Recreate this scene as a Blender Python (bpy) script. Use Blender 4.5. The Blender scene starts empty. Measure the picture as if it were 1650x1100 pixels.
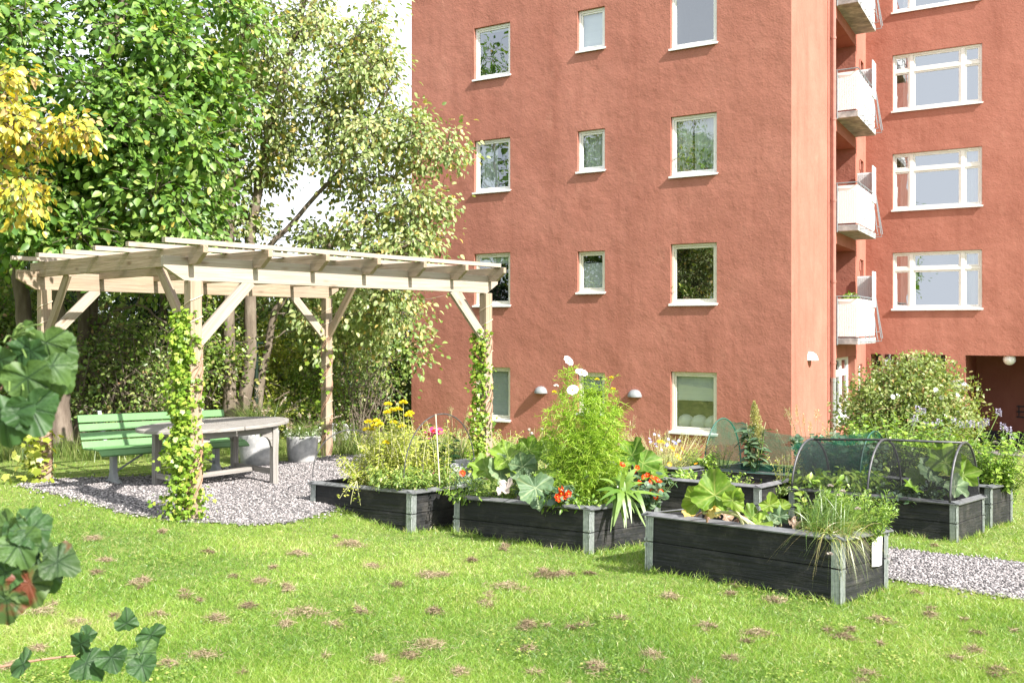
import bpy, math, random
import numpy as np
from mathutils import Vector
random.seed(7); RNG = np.random.default_rng(11)
scene = bpy.context.scene; COL = scene.collection
F_, H_, CX_, CZ_ = 1480.0, 527.0, 825.0, 1.78
def V3(*a): return np.array(a, float)
def nrm(v): v = np.asarray(v, float); return v/(np.linalg.norm(v)+1e-12)
def P(px, py, d): return V3((px-CX_)/F_*d, d, CZ_-(py-H_)/F_*d)
def sstep(a, b, x): t = np.clip((x-a)/(b-a), 0, 1); return t*t*(3-2*t)
# ---------------------------------------------------------------- ground
TH = 0.867
U2 = np.array([math.cos(TH), math.sin(TH)]); W2 = np.array([-math.sin(TH), math.cos(TH)])
PO = np.array([-2.90, 8.35]); PL, PW, PH = 3.98, 3.12, 2.2
def gz(x, y):
    x = np.asarray(x, float); y = np.asarray(y, float)
    fy = np.where(y > 6, -.08*(np.minimum(y, 14)-6)-.05*np.clip(y-14, 0, 14), -.03*(np.maximum(y, 2)-6))
    lawn = -.045+fy-.035*(np.clip(x, -4, 16)-2.16)
    rx, ry = x-PO[0], y-PO[1]
    a = rx*U2[0]+ry*U2[1]; q = -(rx*W2[0]+ry*W2[1])
    pat = .035-.033*np.clip(a, -2, 5)
    w = 1-(1-sstep(.1, 1.3, q))*(1-sstep(4.6, 7.5, a))
    return pat*(1-w)+lawn*w
def G(px, py):
    d = 8.0
    for _ in range(40):
        x = (px-CX_)/F_*d; d = .5*d+.5*(CZ_-float(gz(x, d)))*F_/(py-H_)
    x = (px-CX_)/F_*d
    return V3(x, d, float(gz(x, d)))
def onground(x, y, dz=0): return V3(x, y, float(gz(x, y))+dz)
# ---------------------------------------------------------------- materials
def lin(r, g, b):
    f = lambda c: (c/255/12.92) if c <= 10 else ((c/255+.055)/1.055)**2.4
    return (f(r), f(g), f(b), 1)
def newmat(name):
    m = bpy.data.materials.new(name); m.use_nodes = True
    nt = m.node_tree; nt.nodes.clear()
    out = nt.nodes.new('ShaderNodeOutputMaterial')
    return m, nt, out
def N(nt, typ, **kw):
    n = nt.nodes.new(typ)
    for k, v in kw.items():
        if k.startswith('i_'):
            n.inputs[k[2:].replace('_', ' ')].default_value = v
        else: setattr(n, k, v)
    return n
def L(nt, a, ao, b, bi): nt.links.new(a.outputs[ao], b.inputs[bi])
def ramp(nt, stops):
    r = nt.nodes.new('ShaderNodeValToRGB'); e = r.color_ramp.elements
    while len(e) < len(stops): e.new(.5)
    for i, (p, c) in enumerate(stops): e[i].position = p; e[i].color = c if len(c) == 4 else (*c, 1)
    return r
def noise(nt, scale, detail=4, rough=.55, coord='Object', mapscale=None, dist=0):
    tc = nt.nodes.new('ShaderNodeTexCoord'); n = nt.nodes.new('ShaderNodeTexNoise')
    n.inputs['Scale'].default_value = scale; n.inputs['Detail'].default_value = detail
    n.inputs['Roughness'].default_value = rough; n.inputs['Distortion'].default_value = dist
    if mapscale:
        mp = nt.nodes.new('ShaderNodeMapping'); mp.inputs['Scale'].default_value = mapscale
        L(nt, tc, coord, mp, 'Vector'); L(nt, mp, 'Vector', n, 'Vector')
    else: L(nt, tc, coord, n, 'Vector')
    return n
def surf(name, stops, scale=5, rough=.7, bump=0, bscale=40, detail=5, metal=0, coord='Object', mapscale=None, spec=.5, bump2=0, b2scale=4, dist=0, bmap=None):
    m, nt, out = newmat(name)
    b = N(nt, 'ShaderNodeBsdfPrincipled'); b.inputs['Roughness'].default_value = rough; b.inputs['Metallic'].default_value = metal
    b.inputs['Specular IOR Level'].default_value = spec
    L(nt, b, 'BSDF', out, 'Surface')
    if len(stops) == 1: b.inputs['Base Color'].default_value = (*stops[0][1][:3], 1)
    else:
        n = noise(nt, scale, detail, .6, coord, mapscale, dist); r = ramp(nt, stops); L(nt, n, 'Fac', r, 'Fac'); L(nt, r, 'Color', b, 'Base Color')
    last = None
    for st, sc in ((bump, bscale), (bump2, b2scale)):
        if st:
            n2 = noise(nt, sc, 5, .6, coord, bmap or mapscale); bp = N(nt, 'ShaderNodeBump'); bp.inputs['Strength'].default_value = st; bp.inputs['Distance'].default_value = .02 if sc > 10 else .08
            L(nt, n2, 'Fac', bp, 'Height')
            if last: L(nt, last, 'Normal', bp, 'Normal')
            last = bp
    if last: L(nt, last, 'Normal', b, 'Normal')
    return m
def leafmat(name, stops, trans=.35, gloss=.08, rough=.4, tint=(1.15, 1.2, .5), attr='rnd', edge=None):
    m, nt, out = newmat(name)
    at = N(nt, 'ShaderNodeAttribute', attribute_name=attr); r = ramp(nt, stops); L(nt, at, 'Fac', r, 'Fac')
    d = N(nt, 'ShaderNodeBsdfDiffuse'); t = N(nt, 'ShaderNodeBsdfTranslucent'); g = N(nt, 'ShaderNodeBsdfGlossy'); g.inputs['Roughness'].default_value = rough
    mul = N(nt, 'ShaderNodeMix', data_type='RGBA', blend_type='MULTIPLY'); mul.inputs[0].default_value = 1; mul.inputs[7].default_value = (*tint, 1)
    L(nt, r, 'Color', d, 'Color'); nt.links.new(r.outputs['Color'], mul.inputs[6]); nt.links.new(mul.outputs[2], t.inputs['Color'])
    mx = N(nt, 'ShaderNodeMixShader'); mx.inputs[0].default_value = trans
    nt.links.new(d.outputs[0], mx.inputs[1]); nt.links.new(t.outputs[0], mx.inputs[2])
    mg = N(nt, 'ShaderNodeMixShader'); mg.inputs[0].default_value = gloss
    nt.links.new(mx.outputs[0], mg.inputs[1]); nt.links.new(g.outputs[0], mg.inputs[2]); L(nt, mg, 0, out, 'Surface')
    return m
def veinmat(name, base, vein, spot=None, trans=.3, gloss=.06):
    m, nt, out = newmat(name)
    at = N(nt, 'ShaderNodeAttribute', attribute_name='vein'); rn = N(nt, 'ShaderNodeAttribute', attribute_name='rnd')
    r = ramp(nt, base); L(nt, rn, 'Fac', r, 'Fac')
    mx = N(nt, 'ShaderNodeMix', data_type='RGBA'); L(nt, at, 'Fac', mx, 0); nt.links.new(r.outputs[0], mx.inputs[6]); mx.inputs[7].default_value = vein
    col = mx.outputs[2]
    n = noise(nt, 14, 4)
    m3 = N(nt, 'ShaderNodeMix', data_type='RGBA', blend_type='MULTIPLY'); m3.inputs[0].default_value = .8
    r3 = ramp(nt, [(.3, (.5, .55, .5)), (.7, (1.3, 1.22, 1.15))]); L(nt, n, 'Fac', r3, 'Fac'); nt.links.new(col, m3.inputs[6]); nt.links.new(r3.outputs[0], m3.inputs[7]); col = m3.outputs[2]
    if spot:
        n2 = noise(nt, spot[1], 3); r2 = ramp(nt, [(spot[2], (0, 0, 0)), (spot[2]+.07, (1, 1, 1))]); L(nt, n2, 'Fac', r2, 'Fac')
        m2 = N(nt, 'ShaderNodeMix', data_type='RGBA'); nt.links.new(r2.outputs[0], m2.inputs[0]); nt.links.new(col, m2.inputs[6]); m2.inputs[7].default_value = spot[0]; col = m2.outputs[2]
    bp = N(nt, 'ShaderNodeBump'); bp.inputs['Strength'].default_value = .5; bp.inputs['Distance'].default_value = .004; bp.invert = True; L(nt, at, 'Fac', bp, 'Height')
    b = N(nt, 'ShaderNodeBsdfPrincipled'); b.inputs['Roughness'].default_value = .5; b.inputs['Specular IOR Level'].default_value = .35
    nt.links.new(col, b.inputs['Base Color']); L(nt, bp, 'Normal', b, 'Normal')
    t = N(nt, 'ShaderNodeBsdfTranslucent'); nt.links.new(col, t.inputs['Color'])
    ms = N(nt, 'ShaderNodeMixShader'); ms.inputs[0].default_value = trans
    nt.links.new(b.outputs[0], ms.inputs[1]); nt.links.new(t.outputs[0], ms.inputs[2]); L(nt, ms, 0, out, 'Surface')
    return m
def netmat(name, col, cover):
    m, nt, out = newmat(name)
    d = N(nt, 'ShaderNodeBsdfDiffuse'); d.inputs['Color'].default_value = col
    t = N(nt, 'ShaderNodeBsdfTransparent'); mx = N(nt, 'ShaderNodeMixShader')
    n = noise(nt, 9, 3); r = ramp(nt, [(.3, (cover*.7,)*3), (.7, (cover*1.35,)*3)]); L(nt, n, 'Fac', r, 'Fac'); nt.links.new(r.outputs[0], mx.inputs[0])
    nt.links.new(t.outputs[0], mx.inputs[1]); nt.links.new(d.outputs[0], mx.inputs[2]); L(nt, mx, 0, out, 'Surface')
    return m
def glassmat(name, refl=.28):
    m, nt, out = newmat(name)
    g = N(nt, 'ShaderNodeBsdfGlossy'); g.inputs['Roughness'].default_value = 0.0; g.inputs['Color'].default_value = (.92, .95, 1, 1)
    bp = N(nt, 'ShaderNodeBump'); bp.inputs['Strength'].default_value = .04; bp.inputs['Distance'].default_value = .05; n = noise(nt, 2.2, 1); L(nt, n, 'Fac', bp, 'Height'); L(nt, bp, 'Normal', g, 'Normal')
    t = N(nt, 'ShaderNodeBsdfTransparent'); t.inputs['Color'].default_value = (.8, .86, .85, 1)
    fr = N(nt, 'ShaderNodeFresnel'); fr.inputs['IOR'].default_value = 1.5
    ad = N(nt, 'ShaderNodeMath', operation='ADD', use_clamp=True); ad.inputs[1].default_value = refl; L(nt, fr, 0, ad, 0)
    mx = N(nt, 'ShaderNodeMixShader'); L(nt, ad, 0, mx, 0); nt.links.new(t.outputs[0], mx.inputs[1]); nt.links.new(g.outputs[0], mx.inputs[2]); L(nt, mx, 0, out, 'Surface')
    return m
M = {}
def wallmat(name, c0, c1, c2):
    m = surf(name, [(.25, c0), (.5, c1), (.75, c2)], scale=.9, rough=.92, bump=.34, bscale=26, spec=.15, bump2=.45, b2scale=1.5, detail=8)
    nt = m.node_tree; b = next(n for n in nt.nodes if n.type == 'BSDF_PRINCIPLED'); src = b.inputs['Base Color'].links[0].from_socket
    for sc, mp_, lo, hi, c in ((1.0, (2.6, 2.6, .22), .50, .80, (.80, .76, .74)), (.55, (1, 1, 1), .45, .75, (1.16, 1.22, 1.24)), (7, (1, 1, 1), .58, .78, (.84, .80, .80)), (2.2, (1, 1, .6), .60, .75, (1.12, 1.2, 1.2))):
        n = noise(nt, sc, 7, .65, 'Object', mp_); r = ramp(nt, [(lo, (1, 1, 1)), (hi, c)]); L(nt, n, 'Fac', r, 'Fac')
        mx = N(nt, 'ShaderNodeMix', data_type='RGBA', blend_type='MULTIPLY'); mx.inputs[0].default_value = 1; nt.links.new(src, mx.inputs[6]); nt.links.new(r.outputs[0], mx.inputs[7]); src = mx.outputs[2]
    nt.links.new(src, b.inputs['Base Color'])
    return m
def knots(m):
    nt = m.node_tree; b = next(n for n in nt.nodes if n.type == 'BSDF_PRINCIPLED'); src = b.inputs['Base Color'].links[0].from_socket
    tc = nt.nodes.new('ShaderNodeTexCoord'); mp = nt.nodes.new('ShaderNodeMapping'); mp.inputs['Scale'].default_value = (2.6, 7.5, 1); v = nt.nodes.new('ShaderNodeTexVoronoi'); v.inputs['Scale'].default_value = 1
    L(nt, tc, 'UV', mp, 'Vector'); L(nt, mp, 'Vector', v, 'Vector'); r = ramp(nt, [(.05, (.42, .33, .25)), (.11, (.75, .68, .6)), (.19, (1, 1, 1))]); L(nt, v, 'Distance', r, 'Fac')
    mx = N(nt, 'ShaderNodeMix', data_type='RGBA', blend_type='MULTIPLY'); mx.inputs[0].default_value = .85; nt.links.new(src, mx.inputs[6]); nt.links.new(r.outputs[0], mx.inputs[7]); nt.links.new(mx.outputs[2], b.inputs['Base Color'])
M['stucco'] = wallmat('red_stucco', (.335, .132, .097), (.37, .149, .11), (.40, .164, .122))
M['wood'] = surf('pine', [(.25, (.23, .165, .112)), (.5, (.335, .25, .178)), (.75, (.41, .325, .24))], scale=1, rough=.75, coord='UV', mapscale=(1.6, 34, 1), bump=.15, bscale=1, dist=1.2, spec=.3)
M['woodpale'] = surf('pale_pine', [(.25, (.28, .222, .172)), (.5, (.375, .31, .25)), (.75, (.44, .38, .32))], scale=1, rough=.75, coord='UV', mapscale=(1.4, 30, 1), bump=.15, bscale=1, dist=1.2, spec=.3)
knots(M['wood']); knots(M['woodpale'])
M['woodgrey'] = surf('weathered_teak', [(.25, (.18, .165, .15)), (.5, (.28, .26, .24)), (.75, (.38, .36, .335))], scale=1, rough=.8, coord='UV', mapscale=(2, 40, 1), bump=.3, bscale=1, spec=.3)
M['black'] = surf('black_stained_board', [(.3, (.006, .0065, .008)), (.55, (.013, .014, .016)), (.8, (.04, .039, .037))], scale=1, rough=.62, coord='UV', mapscale=(2.2, 26, 1), bump=.35, bscale=1, spec=.4, dist=.6)
M['rim'] = surf('grey_rim', [(.3, (.09, .094, .10)), (.7, (.19, .195, .205))], scale=14, rough=.5, spec=.5)
M['zinc'] = surf('galvanised', [(.3, (.27, .30, .29)), (.7, (.47, .50, .49))], scale=30, rough=.42, metal=.55)
M['steel'] = surf('dark_steel', [(.3, (.06, .06, .065)), (.7, (.12, .12, .125))], scale=20, rough=.5, metal=.5)
M['green'] = surf('green_paint', [(.3, (.105, .235, .085)), (.7, (.13, .27, .105))], scale=3, rough=.45, bump=.1, bscale=30, mapscale=(1, 1, 1))
M['castiron'] = surf('grey_cast_iron', [(.3, (.26, .27, .28)), (.7, (.36, .37, .38))], scale=12, rough=.5, bump=.1, bscale=50)
M['concrete'] = surf('concrete', [(.3, (.2, .205, .21)), (.48, (.36, .36, .36)), (.66, (.6, .59, .58))], scale=4, rough=.85, bump=.25, bscale=60, detail=7)
M['white'] = surf('white_paint', [(.3, (.74, .73, .70)), (.7, (.82, .81, .78))], scale=6, rough=.4)
M['cream'] = surf('cream_frame', [(.3, (.68, .65, .54)), (.7, (.76, .73, .63))], scale=6, rough=.42)
M['sillmetal'] = surf('white_sill', [(.3, (.72, .72, .72)), (.7, (.82, .82, .82))], scale=6, rough=.35)
M['lampgrey'] = surf('grey_lamp', [(.3, (.22, .23, .24)), (.7, (.27, .285, .295))], scale=8, rough=.45)
M['opal'] = surf('opal_glass', [(.3, (.75, .74, .72)), (.7, (.8, .8, .78))], scale=4, rough=.3)
M['panel'] = surf('white_panel', [(.3, (.86, .87, .88)), (.7, (.9, .9, .9))], scale=6, rough=.5)
M['rail'] = surf('grey_rail', [(.3, (.17, .2, .22)), (.7, (.23, .26, .28))], scale=12, rough=.5)
M['pipe'] = surf('brown_pipe', [(.3, (.34, .15, .12)), (.7, (.42, .2, .16))], scale=6, rough=.4)
M['room'] = surf('room', [(.3, (.10, .10, .10)), (.7, (.16, .16, .155))], scale=2, rough=.9)
M['roomdark'] = surf('dark_room', [(.3, (.03, .03, .03)), (.7, (.05, .05, .05))], scale=2, rough=.9)
M['curtain'] = surf('curtain', [(.35, (.5, .5, .5)), (.65, (.75, .75, .74))], scale=1, rough=.9, coord='Object', mapscale=(14, 14, .3))
M['blind'] = surf('blind', [(.3, (.62, .64, .65)), (.7, (.7, .72, .73))], scale=2, rough=.8, mapscale=(.2, .2, 30))
M['glass'] = glassmat('window_glass', .2); M['glass2'] = glassmat('wing_window_glass', .34)
def grime(m, col, sc, lo, hi, amt):
    nt = m.node_tree; b = next(n for n in nt.nodes if n.type == 'BSDF_PRINCIPLED'); src = b.inputs['Base Color'].links[0].from_socket
    n = noise(nt, sc, 8, .7, 'Object'); r = ramp(nt, [(lo, (0, 0, 0)), (hi, (amt,)*3)]); L(nt, n, 'Fac', r, 'Fac')
    mx = N(nt, 'ShaderNodeMix', data_type='RGBA'); nt.links.new(r.outputs[0], mx.inputs[0]); nt.links.new(src, mx.inputs[6]); mx.inputs[7].default_value = (*col, 1); nt.links.new(mx.outputs[2], b.inputs['Base Color'])
grime(M['black'], (.10, .09, .08), 3.2, .48, .72, .55); grime(M['black'], (.16, .14, .12), 30, .62, .74, .5); grime(M['wood'], (.22, .2, .17), 2.2, .45, .75, .6); grime(M['woodpale'], (.30, .27, .24), 2.0, .45, .75, .6); grime(M['concrete'], (.16, .165, .165), 2.6, .5, .7, .5)
M['soil'] = surf('soil', [(.3, (.035, .025, .018)), (.7, (.10, .07, .05))], scale=22, rough=.95, bump=1, bscale=40)
M['lawn'] = surf('lawn_soil', [(.25, (.08, .11, .02)), (.5, (.16, .21, .04)), (.75, (.26, .28, .08))], scale=6, rough=.95, bump=.8, bscale=70, detail=8)
M['gravel'] = surf('gravel_ground', [(.3, (.1, .092, .093)), (.5, (.2, .185, .185)), (.7, (.32, .3, .3))], scale=70, rough=.95, bump=1, bscale=70, detail=3)
M['paving'] = surf('paving', [(.3, (.14, .13, .13)), (.7, (.22, .21, .2))], scale=8, rough=.9)
M['plinth'] = surf('dark_plinth', [(.3, (.05, .05, .055)), (.7, (.08, .08, .085))], scale=8, rough=.8)
M['bark'] = surf('bark', [(.25, (.07, .05, .038)), (.5, (.15, .115, .09)), (.75, (.26, .21, .17))], scale=9, rough=.95, bump=1, bscale=16, mapscale=(1, 1, .25), detail=8)
M['barkpale'] = surf('pale_bark', [(.25, (.08, .062, .046)), (.5, (.16, .125, .095)), (.75, (.25, .21, .165))], scale=8, rough=.95, bump=.8, bscale=16, mapscale=(1, 1, .3), detail=8)
M['stem'] = surf('green_stem', [(.3, (.10, .17, .035)), (.7, (.19, .27, .07))], scale=20, rough=.6)
M['drystem'] = surf('dry_stem', [(.3, (.30, .21, .11)), (.7, (.44, .33, .2))], scale=20, rough=.8)
M['palestem'] = surf('pale_stalk', [(.3, (.42, .42, .2)), (.7, (.55, .52, .3))], scale=20, rough=.6)
M['redstem'] = surf('reddish_cane', [(.3, (.22, .12, .08)), (.7, (.36, .22, .14))], scale=20, rough=.7)
M['bamboo'] = surf('bamboo', [(.3, (.5, .42, .32)), (.7, (.64, .57, .46))], scale=14, rough=.6)
M['rope'] = surf('rope', [(.3, (.5, .4, .28)), (.7, (.62, .52, .4))], scale=40, rough=.9)
M['fencegreen'] = surf('dark_green_metal', [(.3, (.006, .018, .012)), (.7, (.01, .025, .017))], scale=5, rough=.4)
M['paper'] = surf('white_paper', [(.3, (.78, .78, .78)), (.7, (.84, .84, .84))], scale=5, rough=.6)
M['clip'] = leafmat('dry_clippings', [(0, (.16, .12, .075, 1)), (.5, (.33, .25, .16, 1)), (1, (.48, .4, .28, 1))], trans=.1, gloss=.01)
M['grass'] = leafmat('grass_blades', [(0, (.085, .19, .022, 1)), (.35, (.195, .34, .042, 1)), (.75, (.31, .43, .075, 1)), (.92, (.45, .49, .17, 1)), (1, (.55, .48, .25, 1))], trans=.35, gloss=.04)
M['longgrass'] = leafmat('long_grass', [(0, (.07, .14, .02, 1)), (.6, (.17, .25, .05, 1)), (1, (.32, .33, .13, 1))], trans=.35, gloss=.04)
M['pebble'] = leafmat('pebbles', [(0, (.05, .048, .05, 1)), (.3, (.14, .13, .133, 1)), (.6, (.26, .238, .24, 1)), (1, (.46, .42, .415, 1))], trans=0, gloss=.03)
def LM(key, stops, **k): M[key] = leafmat(key.replace('_', ' '), [(p, (*c, 1)) for p, c in stops], **k)
LM('leaf_big', [(0, (.06, .15, .02)), (.45, (.13, .26, .035)), (.8, (.22, .35, .065)), (.97, (.32, .42, .11)), (1, (.5, .36, .06))], gloss=.045, rough=.5)
LM('leaf_pale', [(0, (.14, .215, .055)), (.4, (.26, .33, .11)), (.75, (.38, .44, .18)), (.9, (.5, .48, .22)), (1, (.6, .42, .1))], gloss=.045, rough=.5)
LM('leaf_yellow', [(0, (.14, .22, .04)), (.25, (.34, .38, .06)), (.6, (.66, .55, .05)), (.85, (.7, .50, .06)), (1, (.42, .28, .16))], gloss=.06, tint=(1.1, 1.05, .6))
LM('leaf_under', [(0, (.08, .15, .03)), (.4, (.18, .28, .06)), (.75, (.31, .40, .11)), (.95, (.40, .40, .17)), (1, (.45, .26, .15))], gloss=.04)
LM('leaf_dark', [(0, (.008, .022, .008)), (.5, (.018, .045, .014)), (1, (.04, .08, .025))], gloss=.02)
LM('leaf_far', [(0, (.07, .12, .03)), (.5, (.14, .2, .055)), (1, (.24, .28, .09))], gloss=.03)
LM('leaf_vine', [(0, (.09, .18, .015)), (.4, (.2, .33, .03)), (.8, (.32, .44, .06)), (1, (.44, .46, .10))], gloss=.03)
LM('leaf_rose', [(0, (.13, .19, .05)), (.4, (.24, .31, .09)), (.8, (.34, .39, .14)), (.95, (.38, .32, .14)), (1, (.4, .2, .1))], gloss=.03)
LM('leaf_herb', [(0, (.09, .17, .025)), (.5, (.19, .29, .05)), (.85, (.3, .38, .08)), (1, (.44, .4, .14))], gloss=.04)
LM('leaf_lush', [(0, (.10, .2, .02)), (.5, (.2, .34, .04)), (1, (.34, .44, .08))], gloss=.04)
LM('leaf_blue', [(0, (.05, .11, .06)), (.5, (.10, .18, .09)), (1, (.2, .28, .16))])
LM('leaf_yg', [(0, (.2, .26, .03)), (.5, (.36, .42, .06)), (1, (.52, .5, .12))], gloss=.03)
LM('feather', [(0, (.18, .33, .025)), (.5, (.3, .46, .045)), (1, (.46, .56, .1))], trans=.4, gloss=.02)
LM('chive', [(0, (.09, .19, .025)), (.5, (.18, .28, .05)), (.75, (.36, .36, .1)), (1, (.5, .38, .17))])
LM('strap', [(0, (.08, .18, .02)), (.5, (.15, .26, .035)), (1, (.22, .33, .06))], gloss=.04)
LM('plume', [(0, (.4, .36, .14)), (.5, (.5, .48, .2)), (1, (.6, .55, .28))])
LM('brownplume', [(0, (.3, .22, .15)), (.5, (.42, .33, .25)), (1, (.55, .45, .38))])
def FM(key, c0, c1): M[key] = leafmat(key.replace('_', ' '), [(0, (*c0, 1)), (1, (*c1, 1))], trans=.25, gloss=.03, tint=(1, 1, 1))
FM('fl_yellow', (.72, .58, .015), (.8, .68, .05)); FM('fl_white', (.8, .8, .8), (.85, .85, .83)); FM('fl_red', (.66, .035, .010), (.78, .10, .015))
FM('fl_pink', (.45, .03, .16), (.62, .09, .28)); FM('fl_lilac', (.42, .38, .55), (.6, .55, .7)); FM('fl_orange', (.7, .25, .01), (.78, .4, .02)); FM('fl_blue', (.3, .3, .6), (.5, .5, .75))
FM('dead_leaf', (.32, .22, .15), (.45, .34, .25)); FM('fl_beige', (.5, .42, .38), (.62, .55, .5)); FM('yellow_leaf', (.6, .4, .08), (.7, .55, .2))
M['currant'] = veinmat('currant_leaf', [(0, (.03, .08, .025, 1)), (.5, (.05, .115, .034, 1)), (1, (.095, .17, .045, 1))], (.016, .042, .018, 1), gloss=.05)
M['currant_brown'] = veinmat('browning_currant_leaf', [(0, (.04, .085, .03, 1)), (1, (.10, .16, .05, 1))], (.02, .045, .02, 1), spot=((.17, .055, .03, 1), 12, .52))
M['rhubarb'] = veinmat('rhubarb_leaf', [(0, (.12, .24, .025, 1)), (1, (.24, .36, .045, 1))], (.38, .45, .12, 1), trans=.4)
M['squash'] = veinmat('squash_leaf', [(0, (.09, .21, .02, 1)), (1, (.2, .33, .04, 1))], (.33, .42, .12, 1), trans=.4)
M['squashblue'] = veinmat('mildewed_squash_leaf', [(0, (.10, .18, .09, 1)), (1, (.19, .27, .15, 1))], (.32, .4, .22, 1), trans=.25)
M['greennet'] = netmat('green_net', (.02, .13, .08, 1), .29); M['blacknet'] = netmat('black_net', (.035, .036, .038, 1), .40)
M['greentube'] = surf('green_hem', [(.3, (.02, .08, .06)), (.7, (.03, .12, .08))], scale=5, rough=.5)
# ---------------------------------------------------------------- objects
def thing(name, label, cat, loc=(0, 0, 0), group=None):
    o = bpy.data.objects.new(name, None); COL.objects.link(o); o.location = tuple(loc); o.empty_display_size = .2
    o['label'] = label; o['category'] = cat
    if group: o['group'] = group
    return o
def tag(o, label=None, cat=None, group=None, kind=None):
    for k, v in (('label', label), ('category', cat), ('group', group), ('kind', kind)):
        if v: o[k] = v
    return o
def root_loc(parent):
    o = np.zeros(3)
    while parent is not None: o = o+np.array(parent.location); parent = parent.parent
    return o
def mkobj(name, me, mat, parent=None, smooth=False, bevel=0, label=None):
    o = bpy.data.objects.new(name, me); COL.objects.link(o)
    if mat: me.materials.append(mat)
    if smooth: me.polygons.foreach_set('use_smooth', [True]*len(me.polygons))
    if parent is not None: o.parent = parent
    if bevel:
        b = o.modifiers.new('Bevel', 'BEVEL'); b.width = bevel; b.segments = 2; b.limit_method = 'ANGLE'
    if label: o['label'] = label
    return o
class MB:
    def __init__(s): s.v = []; s.f = []; s.uv = []; s.off = random.random()*50
    def face(s, idx, uv=None): s.f.append(idx); s.uv.append(uv)
    def box(s, o, ex, ey, ez, sx, sy, sz):
        """box from corner o along unit axes, ex = length (grain)"""
        o = np.asarray(o, float); ex, ey, ez = map(lambda a: np.asarray(a, float), (ex, ey, ez)); b = len(s.v); s.off += 3.7
        for k in range(8): s.v.append(o+ex*sx*(k & 1)+ey*sy*((k >> 1) & 1)+ez*sz*((k >> 2) & 1))
        c = [(sx*(k & 1), sy*((k >> 1) & 1), sz*((k >> 2) & 1)) for k in range(8)]
        for f, ax in (((0, 2, 3, 1), 1), ((4, 5, 7, 6), 1), ((0, 1, 5, 4), 2), ((2, 6, 7, 3), 2), ((0, 4, 6, 2), 3), ((1, 3, 7, 5), 3)):
            if ax == 1: uv = [(c[i][0], c[i][1]+s.off) for i in f]
            elif ax == 2: uv = [(c[i][0], c[i][2]+s.off+.7) for i in f]
            else: uv = [(c[i][1]*.05, c[i][2]+s.off) for i in f]
            s.face([b+i for i in f], uv)
        return s
    def bar(s, p0, p1, w, h, up=(0, 0, 1)):
        p0, p1 = np.asarray(p0, float), np.asarray(p1, float); d = p1-p0; l = np.linalg.norm(d); ex = d/l
        ey = nrm(np.cross(up, ex)); ez = np.cross(ex, ey)
        return s.box(p0-ey*w/2-ez*h/2, ex, ey, ez, l, w, h)
    def prism(s, poly, ax_a, ax_b, o, ext):
        """closed 2D polygon in axes a,b at o, extruded by vector ext"""
        b = len(s.v); n = len(poly); o = np.asarray(o, float); s.off += 2.3
        A, B, E = np.asarray(ax_a, float), np.asarray(ax_b, float), np.asarray(ext, float)
        for (x, y) in poly: s.v.append(o+A*x+B*y)
        for (x, y) in poly: s.v.append(o+A*x+B*y+E)
        s.face([b+i for i in range(n)][::-1], [(poly[i][0], poly[i][1]+s.off) for i in range(n)][::-1]); s.face([b+n+i for i in range(n)], [(p[0], p[1]+s.off) for p in poly])
        el = np.linalg.norm(E)
        for i in range(n):
            j = (i+1) % n
            s.face([b+i, b+j, b+n+j, b+n+i], [(poly[i][0], poly[i][1]+s.off), (poly[j][0], poly[j][1]+s.off), (poly[j][0], poly[j][1]+el+s.off), (poly[i][0], poly[i][1]+el+s.off)])
        return s
    def tube(s, pts, r, n=6, cap=True):
        pts = [np.asarray(p, float) for p in pts]; m = len(pts)
        if not hasattr(r, '__len__'): r = [r]*m
        b = len(s.v); prev = None
        for i, p in enumerate(pts):
            t = nrm(pts[min(i+1, m-1)]-pts[max(i-1, 0)])
            if prev is None: prev = nrm(np.cross(t, (0.31, .17, .93) if abs(t[2]) < .9 else (1, .1, 0)))
            e1 = nrm(prev-t*np.dot(prev, t)); e2 = np.cross(t, e1); prev = e1
            for k in range(n):
                a = 2*math.pi*k/n; s.v.append(p+(e1*math.cos(a)+e2*math.sin(a))*r[i])
        for i in range(m-1):
            for k in range(n):
                k2 = (k+1) % n; s.face([b+i*n+k, b+i*n+k2, b+(i+1)*n+k2, b+(i+1)*n+k])
        if cap:
            s.face([b+k for k in range(n)][::-1]); s.face([b+(m-1)*n+k for k in range(n)])
        return s
    def lathe(s, o, prof, n=32, ax=(0, 0, 1), e1=(1, 0, 0), arc=2*math.pi):
        o = np.asarray(o, float); ax = np.asarray(ax, float); e1 = np.asarray(e1, float); e2 = np.cross(ax, e1); b = len(s.v); m = len(prof)
        full = abs(arc-2*math.pi) < 1e-6; nn = n if full else n+1
        for (r, z) in prof:
            for k in range(nn):
                a = arc*k/n; s.v.append(o+ax*z+(e1*math.cos(a)+e2*math.sin(a))*r)
        for i in range(m-1):
            for k in range(n):
                k2 = (k+1) % nn; s.face([b+i*nn+k, b+i*nn+k2, b+(i+1)*nn+k2, b+(i+1)*nn+k])
        return s
    def ball(s, c, r, nu=12, nv=8, sc=(1, 1, 1)):
        c = np.asarray(c, float); b = len(s.v)
        for i in range(nv+1):
            ph = math.pi*i/nv
            for k in range(nu):
                a = 2*math.pi*k/nu; s.v.append(c+np.array([math.sin(ph)*math.cos(a)*sc[0], math.sin(ph)*math.sin(a)*sc[1], math.cos(ph)*sc[2]])*r)
        for i in range(nv):
            for k in range(nu):
                k2 = (k+1) % nu; s.face([b+i*nu+k, b+(i+1)*nu+k, b+(i+1)*nu+k2, b+i*nu+k2])
        return s
    def quad(s, a, b_, c, d):
        b = len(s.v); s.v += [np.asarray(x, float) for x in (a, b_, c, d)]; s.face([b, b+1, b+2, b+3]); return s
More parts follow.
